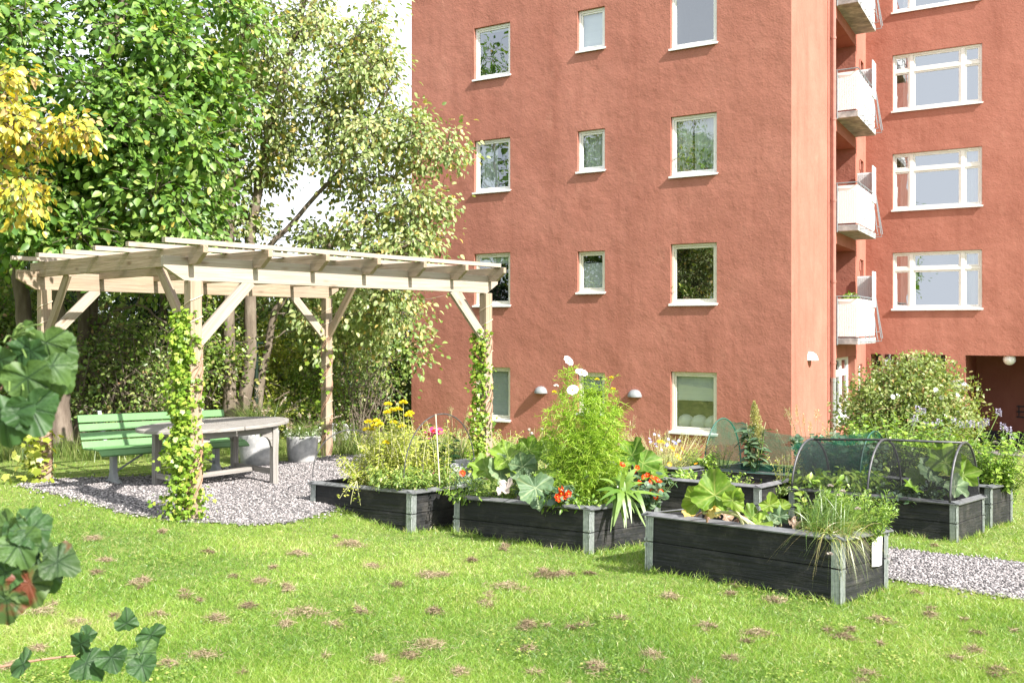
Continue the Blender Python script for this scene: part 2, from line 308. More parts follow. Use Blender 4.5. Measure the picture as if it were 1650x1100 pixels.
    def build(s, name, mat, parent=None, smooth=False, bevel=0, label=None):
        me = bpy.data.meshes.new(name); L0 = root_loc(parent)
        me.from_pydata([tuple(np.asarray(v)-L0) for v in s.v], [], s.f)
        if any(u for u in s.uv):
            ul = me.uv_layers.new(name='UVMap'); fl = []
            for f, u in zip(s.f, s.uv):
                for k in range(len(f)): fl += list(u[k]) if u else [0, 0]
            ul.data.foreach_set('uv', fl)
        me.validate(); me.update()
        return mkobj(name, me, mat, parent, smooth, bevel, label)
def rawmesh(name, Vv, Fc, mat, parent=None, smooth=False, attrs=None, label=None):
    me = bpy.data.meshes.new(name); L0 = root_loc(parent); Vv = np.asarray(Vv, np.float32)-L0.astype(np.float32); Fc = np.asarray(Fc, np.int32); k = Fc.shape[1]
    me.vertices.add(len(Vv)); me.vertices.foreach_set('co', Vv.ravel())
    me.loops.add(Fc.size); me.loops.foreach_set('vertex_index', Fc.ravel())
    me.polygons.add(len(Fc)); me.polygons.foreach_set('loop_start', np.arange(0, Fc.size, k, dtype=np.int32)); me.polygons.foreach_set('loop_total', np.full(len(Fc), k, np.int32))
    if attrs:
        for an, av in attrs.items():
            a = me.attributes.new(an, 'FLOAT', 'POINT'); a.data.foreach_set('value', np.asarray(av, np.float32))
    me.update(calc_edges=True)
    o = mkobj(name, me, mat, parent, False, 0, label)
    if smooth: me.polygons.foreach_set('use_smooth', np.ones(len(Fc), bool))
    return o
# templates: axis +Y, normal +Z
def tpl_oval(w=.62, fold=.10, curl=.12):
    v = np.array([[0, 0, 0], [-.36*w, .16, fold*.6], [-.5*w, .42, fold], [-.33*w, .74, fold*.6-curl*.5], [0, 1, -curl], [.33*w, .74, fold*.6-curl*.5], [.5*w, .42, fold], [.36*w, .16, fold*.6], [0, .5, 0]], float)
    f = [[0, 8, 1], [1, 8, 2], [2, 8, 3], [3, 8, 4], [4, 8, 5], [5, 8, 6], [6, 8, 7], [7, 8, 0]]
    return v, np.array(f)
def tpl_diamond(w=.6, fold=.1): return np.array([[0, 0, 0], [-.5*w, .45, fold], [0, 1, -.05], [.5*w, .45, fold]], float), np.array([[0, 2, 1], [0, 3, 2]])
def tpl_round(n=8, cup=.1):
    v = [[0, .5, -cup]]+[[.5*math.sin(2*math.pi*k/n), .5-.5*math.cos(2*math.pi*k/n), .04*math.sin(3*k)] for k in range(n)]
    return np.array(v), np.array([[0, 1+k, 1+(k+1) % n] for k in range(n)])
def tpl_lobed(cup=.05):
    ang = [(0, 0), (-150, .32), (-118, .5), (-95, .38), (-62, .62), (-32, .45), (0, .72), (32, .45), (62, .62), (95, .38), (118, .5), (150, .32)]
    v = [[0, .32, 0]]
    v.append([0, .12, 0])
    for a, r in ang[1:]: v.append([math.sin(math.radians(a))*r, .32+math.cos(math.radians(a))*r, -cup*(1+math.cos(3*a))])
    n = len(v)-1
    return np.array(v), np.array([[0, 1+(k+1) % n, 1+k] for k in range(n)])
def tpl_flower(petals=8, cup=.15, notch=.75):
    v = [[0, 0, -cup]]; n = petals*2
    for k in range(n):
        r = .5 if k % 2 == 0 else .5*notch; a = 2*math.pi*k/n; v.append([math.cos(a)*r, math.sin(a)*r, .06*(k % 2)])
    return np.array(v), np.array([[0, 1+k, 1+(k+1) % n] for k in range(n)])
T_OV = tpl_oval(); T_LAN = tpl_oval(.36, .06, .2); T_DIA = tpl_diamond(); T_RND = tpl_round(); T_LOB = tpl_lobed(); T_FL = tpl_flower(); T_NAR = tpl_diamond(.22, .03)
_o = np.array([[1, 0, 0], [-1, 0, 0], [0, 1, 0], [0, -1, 0], [0, 0, 1], [0, 0, -1]], float)
T_PEB = (_o*np.array([.5, .42, .32]), np.array([[0, 2, 4], [2, 1, 4], [1, 3, 4], [3, 0, 4], [2, 0, 5], [1, 2, 5], [3, 1, 5], [0, 3, 5]]))
def unit(n): v = RNG.normal(size=(n, 3)); return v/np.linalg.norm(v, axis=1, keepdims=True)
def nr(v): return v/(np.linalg.norm(v, axis=1, keepdims=True)+1e-9)
def scatter(name, tpl, pos, axis, normal, size, mat, parent=None, rnd=None, label=None, smooth=False):
    pos = np.asarray(pos, float); n = len(pos)
    if n == 0: return None
    a = nr(np.asarray(axis, float)); s = nr(np.cross(a, np.asarray(normal, float))); nn = np.cross(s, a)
    size = np.broadcast_to(np.asarray(size, float), (n,))
    tv, tf = tpl; R = np.stack([s, a, nn], 2)
    Vv = np.einsum('nij,kj->nki', R, tv)*size[:, None, None]+pos[:, None, :]
    Fc = tf[None]+(np.arange(n)*len(tv))[:, None, None]
    if rnd is None: rnd = RNG.random(n)
    return rawmesh(name, Vv.reshape(-1, 3), Fc.reshape(-1, tf.shape[1]), mat, parent, smooth, {'rnd': np.repeat(rnd, len(tv))}, label)
def ribbons(name, base, dirv, length, bend, width, mat, parent=None, k=4, rnd=None, side=None, label=None, belly=0):
    base = np.asarray(base, float); n = len(base); dirv = nr(np.asarray(dirv, float)); length = np.broadcast_to(np.asarray(length, float), (n,)); width = np.broadcast_to(np.asarray(width, float), (n,)); bend = np.asarray(bend, float)
    if side is None: side = nr(np.cross(dirv, unit(n)))
    t = np.linspace(0, 1, k)
    C = base[:, None, :]+dirv[:, None, :]*(length[:, None]*t)[:, :, None]+bend[:, None, :]*(t**2)[None, :, None]
    prof = (np.sin(np.pi*np.clip(t*.86+.14, 0, 1))**.7 if belly else (1-t**1.6)); prof[-1] = .08
    wv = side[:, None, :]*(width[:, None]*prof)[:, :, None]*.5
    Vv = np.stack([C-wv, C+wv], 2).reshape(n, 2*k, 3)
    f = np.array([[2*i, 2*i+1, 2*i+3, 2*i+2] for i in range(k-1)])
    Fc = f[None]+(np.arange(n)*2*k)[:, None, None]
    if rnd is None: rnd = RNG.random(n)
    return rawmesh(name, Vv.reshape(-1, 3), Fc.reshape(-1, 4), mat, parent, False, {'rnd': np.repeat(rnd, 2*k)}, label)
def big_leaf(specs, name, mat, parent, lobes=5, depth=.28, label=None, rings=9, seg=76, wav=.05, veins=5, notch=.55, tooth=.07):
    """specs: list of (base_pos, axis, normal, size, cup, droop)"""
    VV, FF, ve, rn = [], [], [], []; off = 0
    for (p, ax, no, size, cup, droop) in specs:
        a = nrm(ax); s = nrm(np.cross(a, no)); nn = np.cross(s, a); ph = random.random()*6; r0 = random.random()
        va = [math.radians(x) for x in np.linspace(-115, 115, veins)]
        va = [x+random.uniform(-.06, .06) for x in va]
        pts = []
        for i in range(rings+1):
            for k in range(seg):
                th = -math.pi+2*math.pi*(k+.5)/seg
                lo = 1-depth*.5*(1-math.cos(lobes*th*2*math.pi/math.radians(288)*.5))*.5*2 if False else 1-depth*(abs(math.sin(th*lobes/2*360/290+(0 if lobes % 2 else math.pi/2)))**1.6)
                R = .62*lo*(1+tooth*(2*abs(((th*19/math.pi/2+ph) % 1)-.5)-.5))*(1-.16*abs(th)/math.pi)
                if abs(th) > 2.55: R *= 1-notch*((abs(th)-2.55)/.59)
                q = i/rings; x = math.sin(th)*R*q; y = .42+math.cos(th)*R*q
                if q*0+abs(th) > 2.9: y = max(y, .42-.30*q)
                z = cup*q*q*.5+wav*q*q*math.sin(5*th+ph)+.35*wav*q**3*math.sin(13*th+2*ph)+.02*q*math.sin(9*th+2*ph)+.005*math.sin(x*31+ph)*math.sin(y*27)-droop*max(0, y-.3)**2
                dv = min(abs(math.sin(th-vv))*q*R if math.cos(th-vv) > 0 else q*R for vv in va)
                sec = abs(((q*6.0-abs(((th+math.pi) % (math.pi*2/6.3))-math.pi/6.3)*2.6) % 1)-.5)
                vein = max(0, 1-dv/.022)*(1.0)+(.35 if (sec < .06 and q > .15) else 0)
                for vv in va: z -= .02*math.exp(-((math.sin(th-vv)*q*R)/.05)**2)*(1 if math.cos(th-vv) > 0 else 0)*q
                pts.append(p+(s*x+a*y+nn*z)*size); ve.append(min(1, vein)); rn.append(min(1, max(0, r0+.35*(q-.5)*(1))))
        VV += pts
        for i in range(rings):
            for k in range(seg):
                k2 = (k+1) % seg; FF.append([off+i*seg+k, off+i*seg+k2, off+(i+1)*seg+k2, off+(i+1)*seg+k])
        off += (rings+1)*seg
    return rawmesh(name, np.array(VV), np.array(FF), mat, parent, True, {'vein': ve, 'rnd': rn}, label)
def curve(p0, p1, sag=(0, 0, 0), n=6, jit=0):
    p0, p1, sag = np.asarray(p0, float), np.asarray(p1, float), np.asarray(sag, float)
    out = []
    for i in range(n):
        t = i/(n-1); p = p0*(1-t)+p1*t+sag*4*t*(1-t)
        if jit and 0 < i < n-1: p = p+np.array([random.gauss(0, jit) for _ in range(3)])
        out.append(p)
    return out
# ================================================================ camera, light, sky
cam = bpy.data.cameras.new('camera'); cam.lens = F_/1650*36; cam.sensor_width = 36; cam.shift_y = -(550-H_)/1650; cam.clip_end = 500; cam.clip_start = .05; cam.dof.use_dof = True; cam.dof.focus_distance = 9.0; cam.dof.aperture_fstop = 5.6
co = bpy.data.objects.new('camera', cam); COL.objects.link(co); co.location = (0, 0, CZ_); co.rotation_euler = (math.pi/2, 0, 0); scene.camera = co
AZ = np.array([.73, -.683]); AZ /= np.linalg.norm(AZ); EL = math.radians(40)
SUN = np.array([AZ[0]*math.cos(EL), AZ[1]*math.cos(EL), math.sin(EL)])
sl = bpy.data.lights.new('sun', 'SUN'); sl.energy = 4.8; sl.angle = math.radians(.5); sl.color = (1, .955, .88)
so = bpy.data.objects.new('sun', sl); COL.objects.link(so); so.location = tuple(SUN*40)
so.rotation_euler = Vector(tuple(-SUN)).to_track_quat('-Z', 'Y').to_euler()
wd = bpy.data.worlds.new('World'); scene.world = wd; wd.use_nodes = True; wt = wd.node_tree; wt.nodes.clear()
wo = wt.nodes.new('ShaderNodeOutputWorld'); wb = wt.nodes.new('ShaderNodeBackground'); wb.inputs['Strength'].default_value = .12
sk = wt.nodes.new('ShaderNodeTexSky'); sk.sky_type = 'NISHITA'; sk.sun_disc = False; sk.sun_elevation = EL; sk.sun_rotation = math.atan2(AZ[0], AZ[1]); sk.dust_density = 2.5
tc = wt.nodes.new('ShaderNodeTexCoord'); mp = wt.nodes.new('ShaderNodeMapping'); mp.inputs['Scale'].default_value = (1, 1, 2.2)
cn = wt.nodes.new('ShaderNodeTexNoise'); cn.inputs['Scale'].default_value = 2.0; cn.inputs['Detail'].default_value = 7; cn.inputs['Roughness'].default_value = .55
cr = ramp(wt, [(.30, (.35, .35, .35)), (.55, (1, 1, 1))]); cm = wt.nodes.new('ShaderNodeMix'); cm.data_type = 'RGBA'; cm.inputs[7].default_value = (5.5, 5.8, 6.2, 1)
wt.links.new(tc.outputs['Generated'], mp.inputs['Vector']); wt.links.new(mp.outputs['Vector'], cn.inputs['Vector']); wt.links.new(cn.outputs['Fac'], cr.inputs['Fac'])
wt.links.new(cr.outputs['Color'], cm.inputs[0]); wt.links.new(sk.outputs['Color'], cm.inputs[6]); wt.links.new(cm.outputs[2], wb.inputs['Color']); wt.links.new(wb.outputs[0], wo.inputs['Surface'])
scene.view_settings.view_transform = 'Standard'; scene.view_settings.look = 'None'; scene.view_settings.exposure = 1.3; scene.view_settings.gamma = 1
scene.cycles.max_bounces = 7; scene.cycles.transparent_max_bounces = 12; scene.cycles.diffuse_bounces = 3; scene.cycles.glossy_bounces = 3; scene.cycles.transmission_bounces = 4
scene.cycles.caustics_reflective = False; scene.cycles.caustics_refractive = False
scene.cycles.use_denoising = True
# ================================================================ ground
def inpoly(x, y, poly):
    x = np.asarray(x); y = np.asarray(y); c = np.zeros(x.shape, bool); n = len(poly)
    for i in range(n):
        x0, y0 = poly[i][:2]; x1, y1 = poly[(i+1) % n][:2]
        cond = ((y0 > y) != (y1 > y)) & (x < (x1-x0)*(y-y0)/(y1-y0+1e-12)+x0); c ^= cond
    return c
def grid(name, xs, ys, mat, dz=0, mask=None):
    X, Y = np.meshgrid(xs, ys); Z = gz(X, Y)+dz; nx, ny = len(xs), len(ys)
    idx = np.arange(nx*ny).reshape(ny, nx); f = np.stack([idx[:-1, :-1], idx[:-1, 1:], idx[1:, 1:], idx[1:, :-1]], -1).reshape(-1, 4)
    if mask is not None:
        cx = ((X[:-1, :-1]+X[1:, 1:])/2).ravel(); cy = ((Y[:-1, :-1]+Y[1:, 1:])/2).ravel(); f = f[mask(cx, cy)]
        used = np.unique(f); mp_ = np.zeros(nx*ny, int); mp_[used] = np.arange(len(used)); f = mp_[f]; v = np.stack([X, Y, Z], -1).reshape(-1, 3)[used]
    else: v = np.stack([X, Y, Z], -1).reshape(-1, 3)
    o = rawmesh(name, v, f, mat, None, True); o['kind'] = 'structure'; return o
xs = np.unique(np.concatenate([np.arange(-400, -30, 20), np.arange(-30, -12, 1), np.arange(-12, 16, .25), np.arange(16, 40, 1), np.arange(40, 420, 20)]))
ys = np.unique(np.concatenate([np.arange(-60, -2, 4), np.arange(-2, 20, .25), np.arange(20, 45, 1), np.arange(45, 480, 20)]))
grid('lawn', xs, ys, M['lawn'])
PATIO = [G(*p) for p in ((28, 783), (110, 801), (200, 827), (300, 843), (400, 847), (470, 842), (540, 822), (640, 790), (720, 762), (700, 745), (620, 733), (545, 733), (500, 741), (390, 750), (330, 760), (240, 768), (130, 771), (50, 775))]
PATH = [G(*p) for p in ((1425, 884), (1530, 895), (1680, 911), (1830, 935), (1830, 1000), (1640, 967), (1540, 951), (1425, 933), (1300, 905), (1180, 865), (1080, 835), (960, 800), (900, 785), (960, 775), (1100, 800), (1250, 850))]
grid('gravel_patio', np.arange(-6.5, 1, .05), np.arange(7, 15, .05), M['gravel'], .012, lambda x, y: inpoly(x, y, PATIO))
grid('gravel_path', np.arange(0, 7, .05), np.arange(5, 14, .05), M['gravel'], .012, lambda x, y: inpoly(x, y, PATH))
grid('paved_passage', np.arange(6, 24, .25), np.arange(14, 32, .25), M['paving'], .012, lambda x, y: inpoly(x, y, [(10.3, 25.2), (16.5, 21.5), (24, 17.5), (26, 24), (14, 31.5), (10.5, 28)]))
# pebbles
def pebbles(poly, dens, n0):
    a = np.array([p[:2] for p in poly]); lo, hi = a.min(0), a.max(0); n = int((hi-lo).prod()*dens); x = RNG.uniform(lo[0], hi[0], n); y = RNG.uniform(lo[1], hi[1], n)
    edge = RNG.normal(0, .06, (2, n))*np.where(RNG.random(n) < .06, 3.5, 1); m = inpoly(x+edge[0], y+edge[1], poly); return np.stack([x[m], y[m]], 1)
pb = np.concatenate([pebbles(PATIO, 1700, 0), pebbles(PATH, 2200, 0)])
pz = np.column_stack([pb, gz(pb[:, 0], pb[:, 1])+.014])
tag(scatter('gravel_stones', T_PEB, pz, unit(len(pz))*[1, 1, .25], unit(len(pz))+[0, 0, 2.5], RNG.uniform(.016, .038, len(pz)), M['pebble']), 'loose pinkish grey gravel chips covering the patio and path', 'gravel', kind='stuff')
# grass blades, thinner with distance
BEDS_FOOT = []
def grass_blades():
    n = 620000; px = RNG.uniform(-420, 2070, n); py = 740+(1150-740)*RNG.random(n)**.8
    d = np.full(n, 8.0)
    for _ in range(30): d = .5*d+.5*(CZ_-gz((px-CX_)/F_*d, d))*F_/(py-H_)
    x = (px-CX_)/F_*d; y = d
    keep = (y < 17) & ~inpoly(x, y, PATIO) & ~inpoly(x, y, PATH)
    for fp in BEDS_FOOT: keep &= ~inpoly(x, y, fp)
    x, y = x[keep], y[keep]; n = len(x)
    nz = np.zeros(n)
    for (kx, ky, ph, am) in ((1.7, 2.3, .3, .5), (4.1, -3.0, 1.2, .4), (-2.2, 5.3, 2.1, .35), (9, 7, .7, .3)): nz += am*np.sin(kx*x+ky*y+ph+.6*np.sin(ky*x-kx*y))
    ln = RNG.uniform(.018, .05, n)*(1+.22*nz); wd_ = RNG.uniform(.0024, .0046, n)*np.clip(y/6, .8, 2.0)
    dirv = np.stack([RNG.normal(0, .5, n), RNG.normal(0, .5, n), np.ones(n)], 1); bend = np.stack([RNG.normal(0, .02, n), RNG.normal(0, .02, n), -RNG.uniform(0, .012, n)], 1)
    nz2 = np.zeros(n)
    for (kx, ky, ph) in ((.6, .9, .2), (1.3, -.7, 1.9), (2.4, 1.6, .8), (-3.1, 2.2, 2.7)): nz2 += .5*np.sin(kx*x+ky*y+ph+.9*np.sin(.8*ky*x-kx*y))
    r = np.clip(.42+.13*nz+.15*nz2+.10*np.sin(2.6*(x*.55+y*.83)+.5*np.sin(x*1.7))+RNG.normal(0, .2, n), 0, 1)
    dry = RNG.random(n) < .06; r[dry] = RNG.uniform(.9, 1, dry.sum())
    base = np.stack([x, y, gz(x, y)-.002], 1)
    # longer uncut grass along the feet of the beds and the two front posts
    ex, ey = [], []
    for fp in BEDS_FOOT:
        for i in range(4):
            a_, b_ = np.array(fp[i]), np.array(fp[(i+1) % 4]); k = int(np.linalg.norm(b_-a_)*330); t = RNG.random(k)[:, None]; nn = np.array([(b_-a_)[1], -(b_-a_)[0]]); nn /= np.linalg.norm(nn); c_ = np.mean(np.array(fp), 0); nn *= np.sign(np.dot(nn, a_-c_)); q = a_+(b_-a_)*t+nn*(.012+np.abs(RNG.normal(0, .035, (k, 1)))); q = q[np.sin(t[:, 0]*17+a_[0]*9)+np.sin(t[:, 0]*41) > -.7]; ex.append(q[:, 0]); ey.append(q[:, 1])
    ex, ey = np.concatenate(ex), np.concatenate(ey); k = ~inpoly(ex, ey, PATIO)
    for fp in BEDS_FOOT: k &= ~inpoly(ex, ey, fp)
    ex, ey = ex[k], ey[k]; k = len(ex); base = np.concatenate([base, np.stack([ex, ey, gz(ex, ey)-.002], 1)]); ln = np.concatenate([ln, RNG.uniform(.03, .10, k)]); wd_ = np.concatenate([wd_, RNG.uniform(.0035, .006, k)]); r = np.concatenate([r, np.clip(RNG.normal(.6, .25, k), 0, 1)])
    dirv = np.concatenate([dirv, np.stack([RNG.normal(0, .35, k), RNG.normal(0, .35, k), np.ones(k)], 1)]); bend = np.concatenate([bend, np.stack([RNG.normal(0, .03, k), RNG.normal(0, .03, k), -RNG.uniform(0, .03, k)], 1)])
    o = ribbons('grass', base, dirv, ln, bend, wd_, M['grass'], k=3, rnd=r)
    tag(o, 'short sunlit lawn grass running down to the raised beds', 'grass', kind='stuff')
# dry clippings: thatch of brown threads in clumps
def clippings():
    B, D, Ls, Bn, W, R = [], [], [], [], [], []
    rr = random.Random(5); clumps = []
    obs = [(820, 950, 30), (490, 992, 34), (350, 1002, 26), (690, 930, 22), (880, 930, 26), (905, 928, 14), (480, 895, 18), (600, 915, 14), (565, 880, 26), (70, 990, 26), (125, 1008, 20), (255, 994, 15), (330, 1060, 24), (270, 1075, 20), (850, 1012, 24), (700, 990, 22), (690, 1042, 26), (1080, 965, 20), (1050, 1060, 22), (960, 1080, 30), (1220, 1025, 26), (1140, 1012, 16), (1360, 1030, 18), (1420, 1003, 22), (1570, 1052, 18), (1500, 995, 16), (1250, 970, 18), (1330, 958, 14), (610, 1068, 24), (660, 1060, 18), (740, 1088, 22), (1560, 905, 16), (400, 980, 14), (460, 1010, 16), (540, 1010, 12), (230, 940, 18), (150, 870, 12), (420, 940, 16), (640, 945, 12), (760, 905, 10), (1000, 1000, 12), (1400, 1090, 18), (1610, 1085, 22), (940, 1010, 10), (1180, 1065, 14), (60, 1050, 18), (20, 1078, 20), (300, 965, 12), (170, 905, 10), (850, 1050, 18)]
    for (px, py, s) in obs: clumps.append((px, py, s*.72))
    for row in range(9):   # windrows left by the mower
        for _ in range(11): t = rr.random(); clumps.append((-250+row*235+t*700+rr.gauss(0, 14), 845+t*265+rr.gauss(0, 7), rr.choice((2, 3, 3, 5, 8))))
    for (px, py, s) in clumps:
        c = G(px, py)
        if inpoly(np.array([c[0]]), np.array([c[1]]), PATH)[0] or inpoly(np.array([c[0]]), np.array([c[1]]), PATIO)[0] or any(inpoly(np.array([c[0]]), np.array([c[1]]), f)[0] for f in BEDS_FOOT): continue
        rad = s/F_*c[1]*1.1; n = int(110+380*(rad/.1)); q = RNG.normal(0, .5, (n, 2))*[rad*rr.uniform(.7, 1.9), rad*rr.uniform(.6, 1.2)]; ca, sa = math.cos(.5), math.sin(.5); q = q@np.array([[ca, -sa], [sa, ca]]) if rr.random() < .6 else q
        x, y = c[0]+q[:, 0], c[1]+q[:, 1]; hgt = .022+.42*rad*np.exp(-(q**2).sum(1)/(rad*rad*.5))
        B.append(np.stack([x, y, gz(x, y)+hgt*RNG.uniform(.3, 1.0, n)], 1)); dd = unit(n)*[1, 1, .35]; D.append(dd); Ls.append(RNG.uniform(.015, .045, n)); Bn.append(unit(n)*.02); W.append(RNG.uniform(.0025, .0045, n)*c[1]/6); R.append(np.clip(RNG.normal(.5 if rr.random() > .25 else .15, .25, n), 0, 1))
    o = ribbons('grass_clippings', np.concatenate(B), np.concatenate(D), np.concatenate(Ls), np.concatenate(Bn), np.concatenate(W), M['clip'], k=3, rnd=np.concatenate(R))
    tag(o, 'tufts of dry brown mown clippings lying scattered over the lawn', 'grass clippings', kind='stuff')

def clover():
    P0, S0 = [], []; rr = random.Random(9)
    for _ in range(30):
        c = G(rr.uniform(-250, 1900), rr.uniform(880, 1110)); n = rr.randrange(50, 190); sp = rr.uniform(.05, .16); q = RNG.normal(0, sp, (n, 2)); x, y = c[0]+q[:, 0], c[1]+q[:, 1]
        k = ~inpoly(x, y, PATH) & ~inpoly(x, y, PATIO)
        for f in BEDS_FOOT: k &= ~inpoly(x, y, f)
        x, y = x[k], y[k]; P0.append(np.stack([x, y, gz(x, y)+RNG.uniform(.02, .045, len(x))], 1))
    P0 = np.concatenate(P0); n = len(P0); tag(scatter('clover', T_RND, P0, unit(n)*[1, 1, .2], unit(n)*.5+[0, 0, 1], RNG.uniform(.010, .017, n), M['leaf_herb']), 'small round clover leaves in patches through the lawn', 'clover', kind='stuff')
# ================================================================ apartment building
K = np.array([5.73, 18.84]); A_ = np.array([-.862, .507]); Bd = np.array([.507, .862]); NA = -Bd; NB = -A_
K2 = K+Bd*8.72; C_ = -A_
def at(px, o, d):
    k = (px-CX_)/F_; return (k*o[1]-o[0])/(d[0]-k*d[1])
def zat(py, o, d, s): return CZ_-(py-H_)*(o+d*s)[1]/F_
bld = thing('apartment_building', 'four storey red stucco apartment block with white framed windows and side balconies', 'building', (K[0], K[1], float(gz(K[0], K[1]))))
ZB, ZT = -2.6, 13.0
def q3(p2, z): return V3(p2[0], p2[1], z)
def facade(mb, o, d, n, s0, s1, z0, z1, ops, step=99):
    """wall sheet on plane o + d*s facing n with openings (s0,s1,z0,z1,depth,closed)"""
    ss = sorted({s0, s1, *[v for p in ops for v in p[:2]]}); zs = sorted({z0, z1, *[v for p in ops for v in p[2:4]]})
    for i in range(len(ss)-1):
        for j in range(len(zs)-1):
            sm, zm = (ss[i]+ss[i+1])/2, (zs[j]+zs[j+1])/2
            if any(p[0] < sm < p[1] and p[2] < zm < p[3] for p in ops): continue
            mb.quad(q3(o+d*ss[i], zs[j]), q3(o+d*ss[i+1], zs[j]), q3(o+d*ss[i+1], zs[j+1]), q3(o+d*ss[i], zs[j+1]))
    for (a, b, c, e, dep, closed) in ops:
        k = -n*dep; p = [(a, c), (b, c), (b, e), (a, e)]
        for i in range(4):
            (sa, za), (sb, zb) = p[i], p[(i+1) % 4]
            mb.quad(q3(o+d*sa, za), q3(o+d*sb, zb), q3(o+d*sb+k, zb), q3(o+d*sa+k, za))
        if closed: mb.quad(q3(o+d*a+k, c), q3(o+d*b+k, c), q3(o+d*b+k, e), q3(o+d*a+k, e))
def window(o, d, n, s0, s1, z0, z1, dep, cols=None, trans=None, fill=(), frame='white', glass='glass', label=None, room='room', deeproom=1.2):
    """frame bars, glass, sill and what shows behind the glass"""
    d3, n3, up = q3(d, 0), q3(n, 0), V3(0, 0, 1); mb = MB(); fw = .055; o3 = lambda s, z, k: q3(o+d*s-n*k, z)
    def barr(sa, sb, za, zb, k0, th): mb.box(o3(sa, za, k0), d3, up, n3*-1, sb-sa, zb-za, th)
    th = .06
    barr(s0, s1, z0, z0+fw, dep-.03, th); barr(s0, s1, z1-fw, z1, dep-.03, th); barr(s0, s0+fw, z0+fw, z1-fw, dep-.03, th); barr(s1-fw, s1, z0+fw, z1-fw, dep-.03, th)
    cs = [s0+fw]+[s0+(s1-s0)*c for c in (cols or [])]+[s1-fw]
    for c in cs[1:-1]: barr(c-.055, c+.055, z0+fw, z1-fw, dep-.028, th)
    panes = []
    for i in range(len(cs)-1):
        a = cs[i]+(.055 if i else 0); b = cs[i+1]-(.055 if i < len(cs)-2 else 0)
        if trans:
            zt = z0+(z1-z0)*trans; barr(a, b, zt-.045, zt+.045, dep-.026, th); panes += [(a, b, z0+fw, zt-.045), (a, b, zt+.045, z1-fw)]
        else: panes.append((a, b, z0+fw, z1-fw))
    sw = .042
    for (a, b, c, e) in panes:
        barr(a+.004, b-.004, c+.004, c+sw, dep-.012, .05); barr(a+.004, b-.004, e-sw, e-.004, dep-.012, .05); barr(a+.004, a+sw, c+sw, e-sw, dep-.012, .05); barr(b-sw, b-.004, c+sw, e-sw, dep-.012, .05)
    w = mb.build('window', M[frame], bld, bevel=.006, label=label)
    g = MB()
    for (a, b, c, e) in panes: g.quad(o3(a+sw-.002, c+sw-.002, dep+.012), o3(b-sw+.002, c+sw-.002, dep+.012), o3(b-sw+.002, e-sw+.002, dep+.012), o3(a+sw-.002, e-sw+.002, dep+.012))
    g.build('pane', M[glass], w)
    sb = MB(); e_ = .035
    sb.prism([(-dep+.01, .012), (.055, -.008), (.055, -.05), (.045, -.05), (.045, -.02), (-dep+.01, -.02)], n3, up, o3(s0-e_, z0, 0), d3*(s1-s0+2*e_)).build('sill', M['sillmetal'], w)
    r = MB(); k0, k1 = dep+.045, dep+deeproom; a, b, c, e = s0-.02, s1+.02, z0-.02, z1+.02
    r.quad(o3(a, c, k1), o3(b, c, k1), o3(b, e, k1), o3(a, e, k1)); r.quad(o3(a, c, k0), o3(a, c, k1), o3(a, e, k1), o3(a, e, k0)); r.quad(o3(b, c, k0), o3(b, c, k1), o3(b, e, k1), o3(b, e, k0)); r.quad(o3(a, c, k0), o3(b, c, k0), o3(b, c, k1), o3(a, c, k1)); r.quad(o3(a, e, k0), o3(b, e, k0), o3(b, e, k1), o3(a, e, k1))
    r.build('room', M[room], w)
    for (u0, u1, v0, v1, mt, nm) in fill:
        c = MB(); sa, sb_ = s0+(s1-s0)*u0, s0+(s1-s0)*u1; za, zb = z0+(z1-z0)*v0, z0+(z1-z0)*v1
        if nm == 'curtain':
            nseg = max(6, int((sb_-sa)/.02)); b0 = len(c.v)
            for i in range(nseg+1):
                s = sa+(sb_-sa)*i/nseg; kk = dep+.15+.02*math.sin(i*1.1)
                c.v += [o3(s, za, kk), o3(s, zb, kk)]
            for i in range(nseg): c.face([b0+2*i, b0+2*i+2, b0+2*i+3, b0+2*i+1])
        else: c.box(o3(sa, za, dep+.075), d3, up, n3*-1, sb_-sa, zb-za, .012)
        c.build(nm, M[mt], w)
    return w
# ---- tower gable (faces the garden)
colsA = {'left': (at(822, K, A_), at(764, K, A_)), 'mid': (at(974.5, K, A_), at(930.5, K, A_)), 'right': (at(1155, K, A_), at(1080.5, K, A_))}
ops = []; winA = []
for nm, (px, pb, pt) in {'left': (764, 494, 409), 'mid': (930, 473.2, 405.5), 'right': (1080, 491.7, 393.6)}.items():
    s = at(px, K, A_); zb, zt = zat(pb, K, A_, s)+.03, zat(pt, K, A_, s)
    for r in (-1, 0, 1, 2):
        s0, s1 = colsA[nm]; z0, z1 = zb+r*2.79, zt+r*2.79
        ops.append((s0, s1, z0, z1, .13, False)); winA.append((nm, r, s0, s1, z0, z1))
w = MB(); facade(w, K, A_, NA, 0, at(663, K, A_), ZB, ZT, ops)
SA = at(663, K, A_)
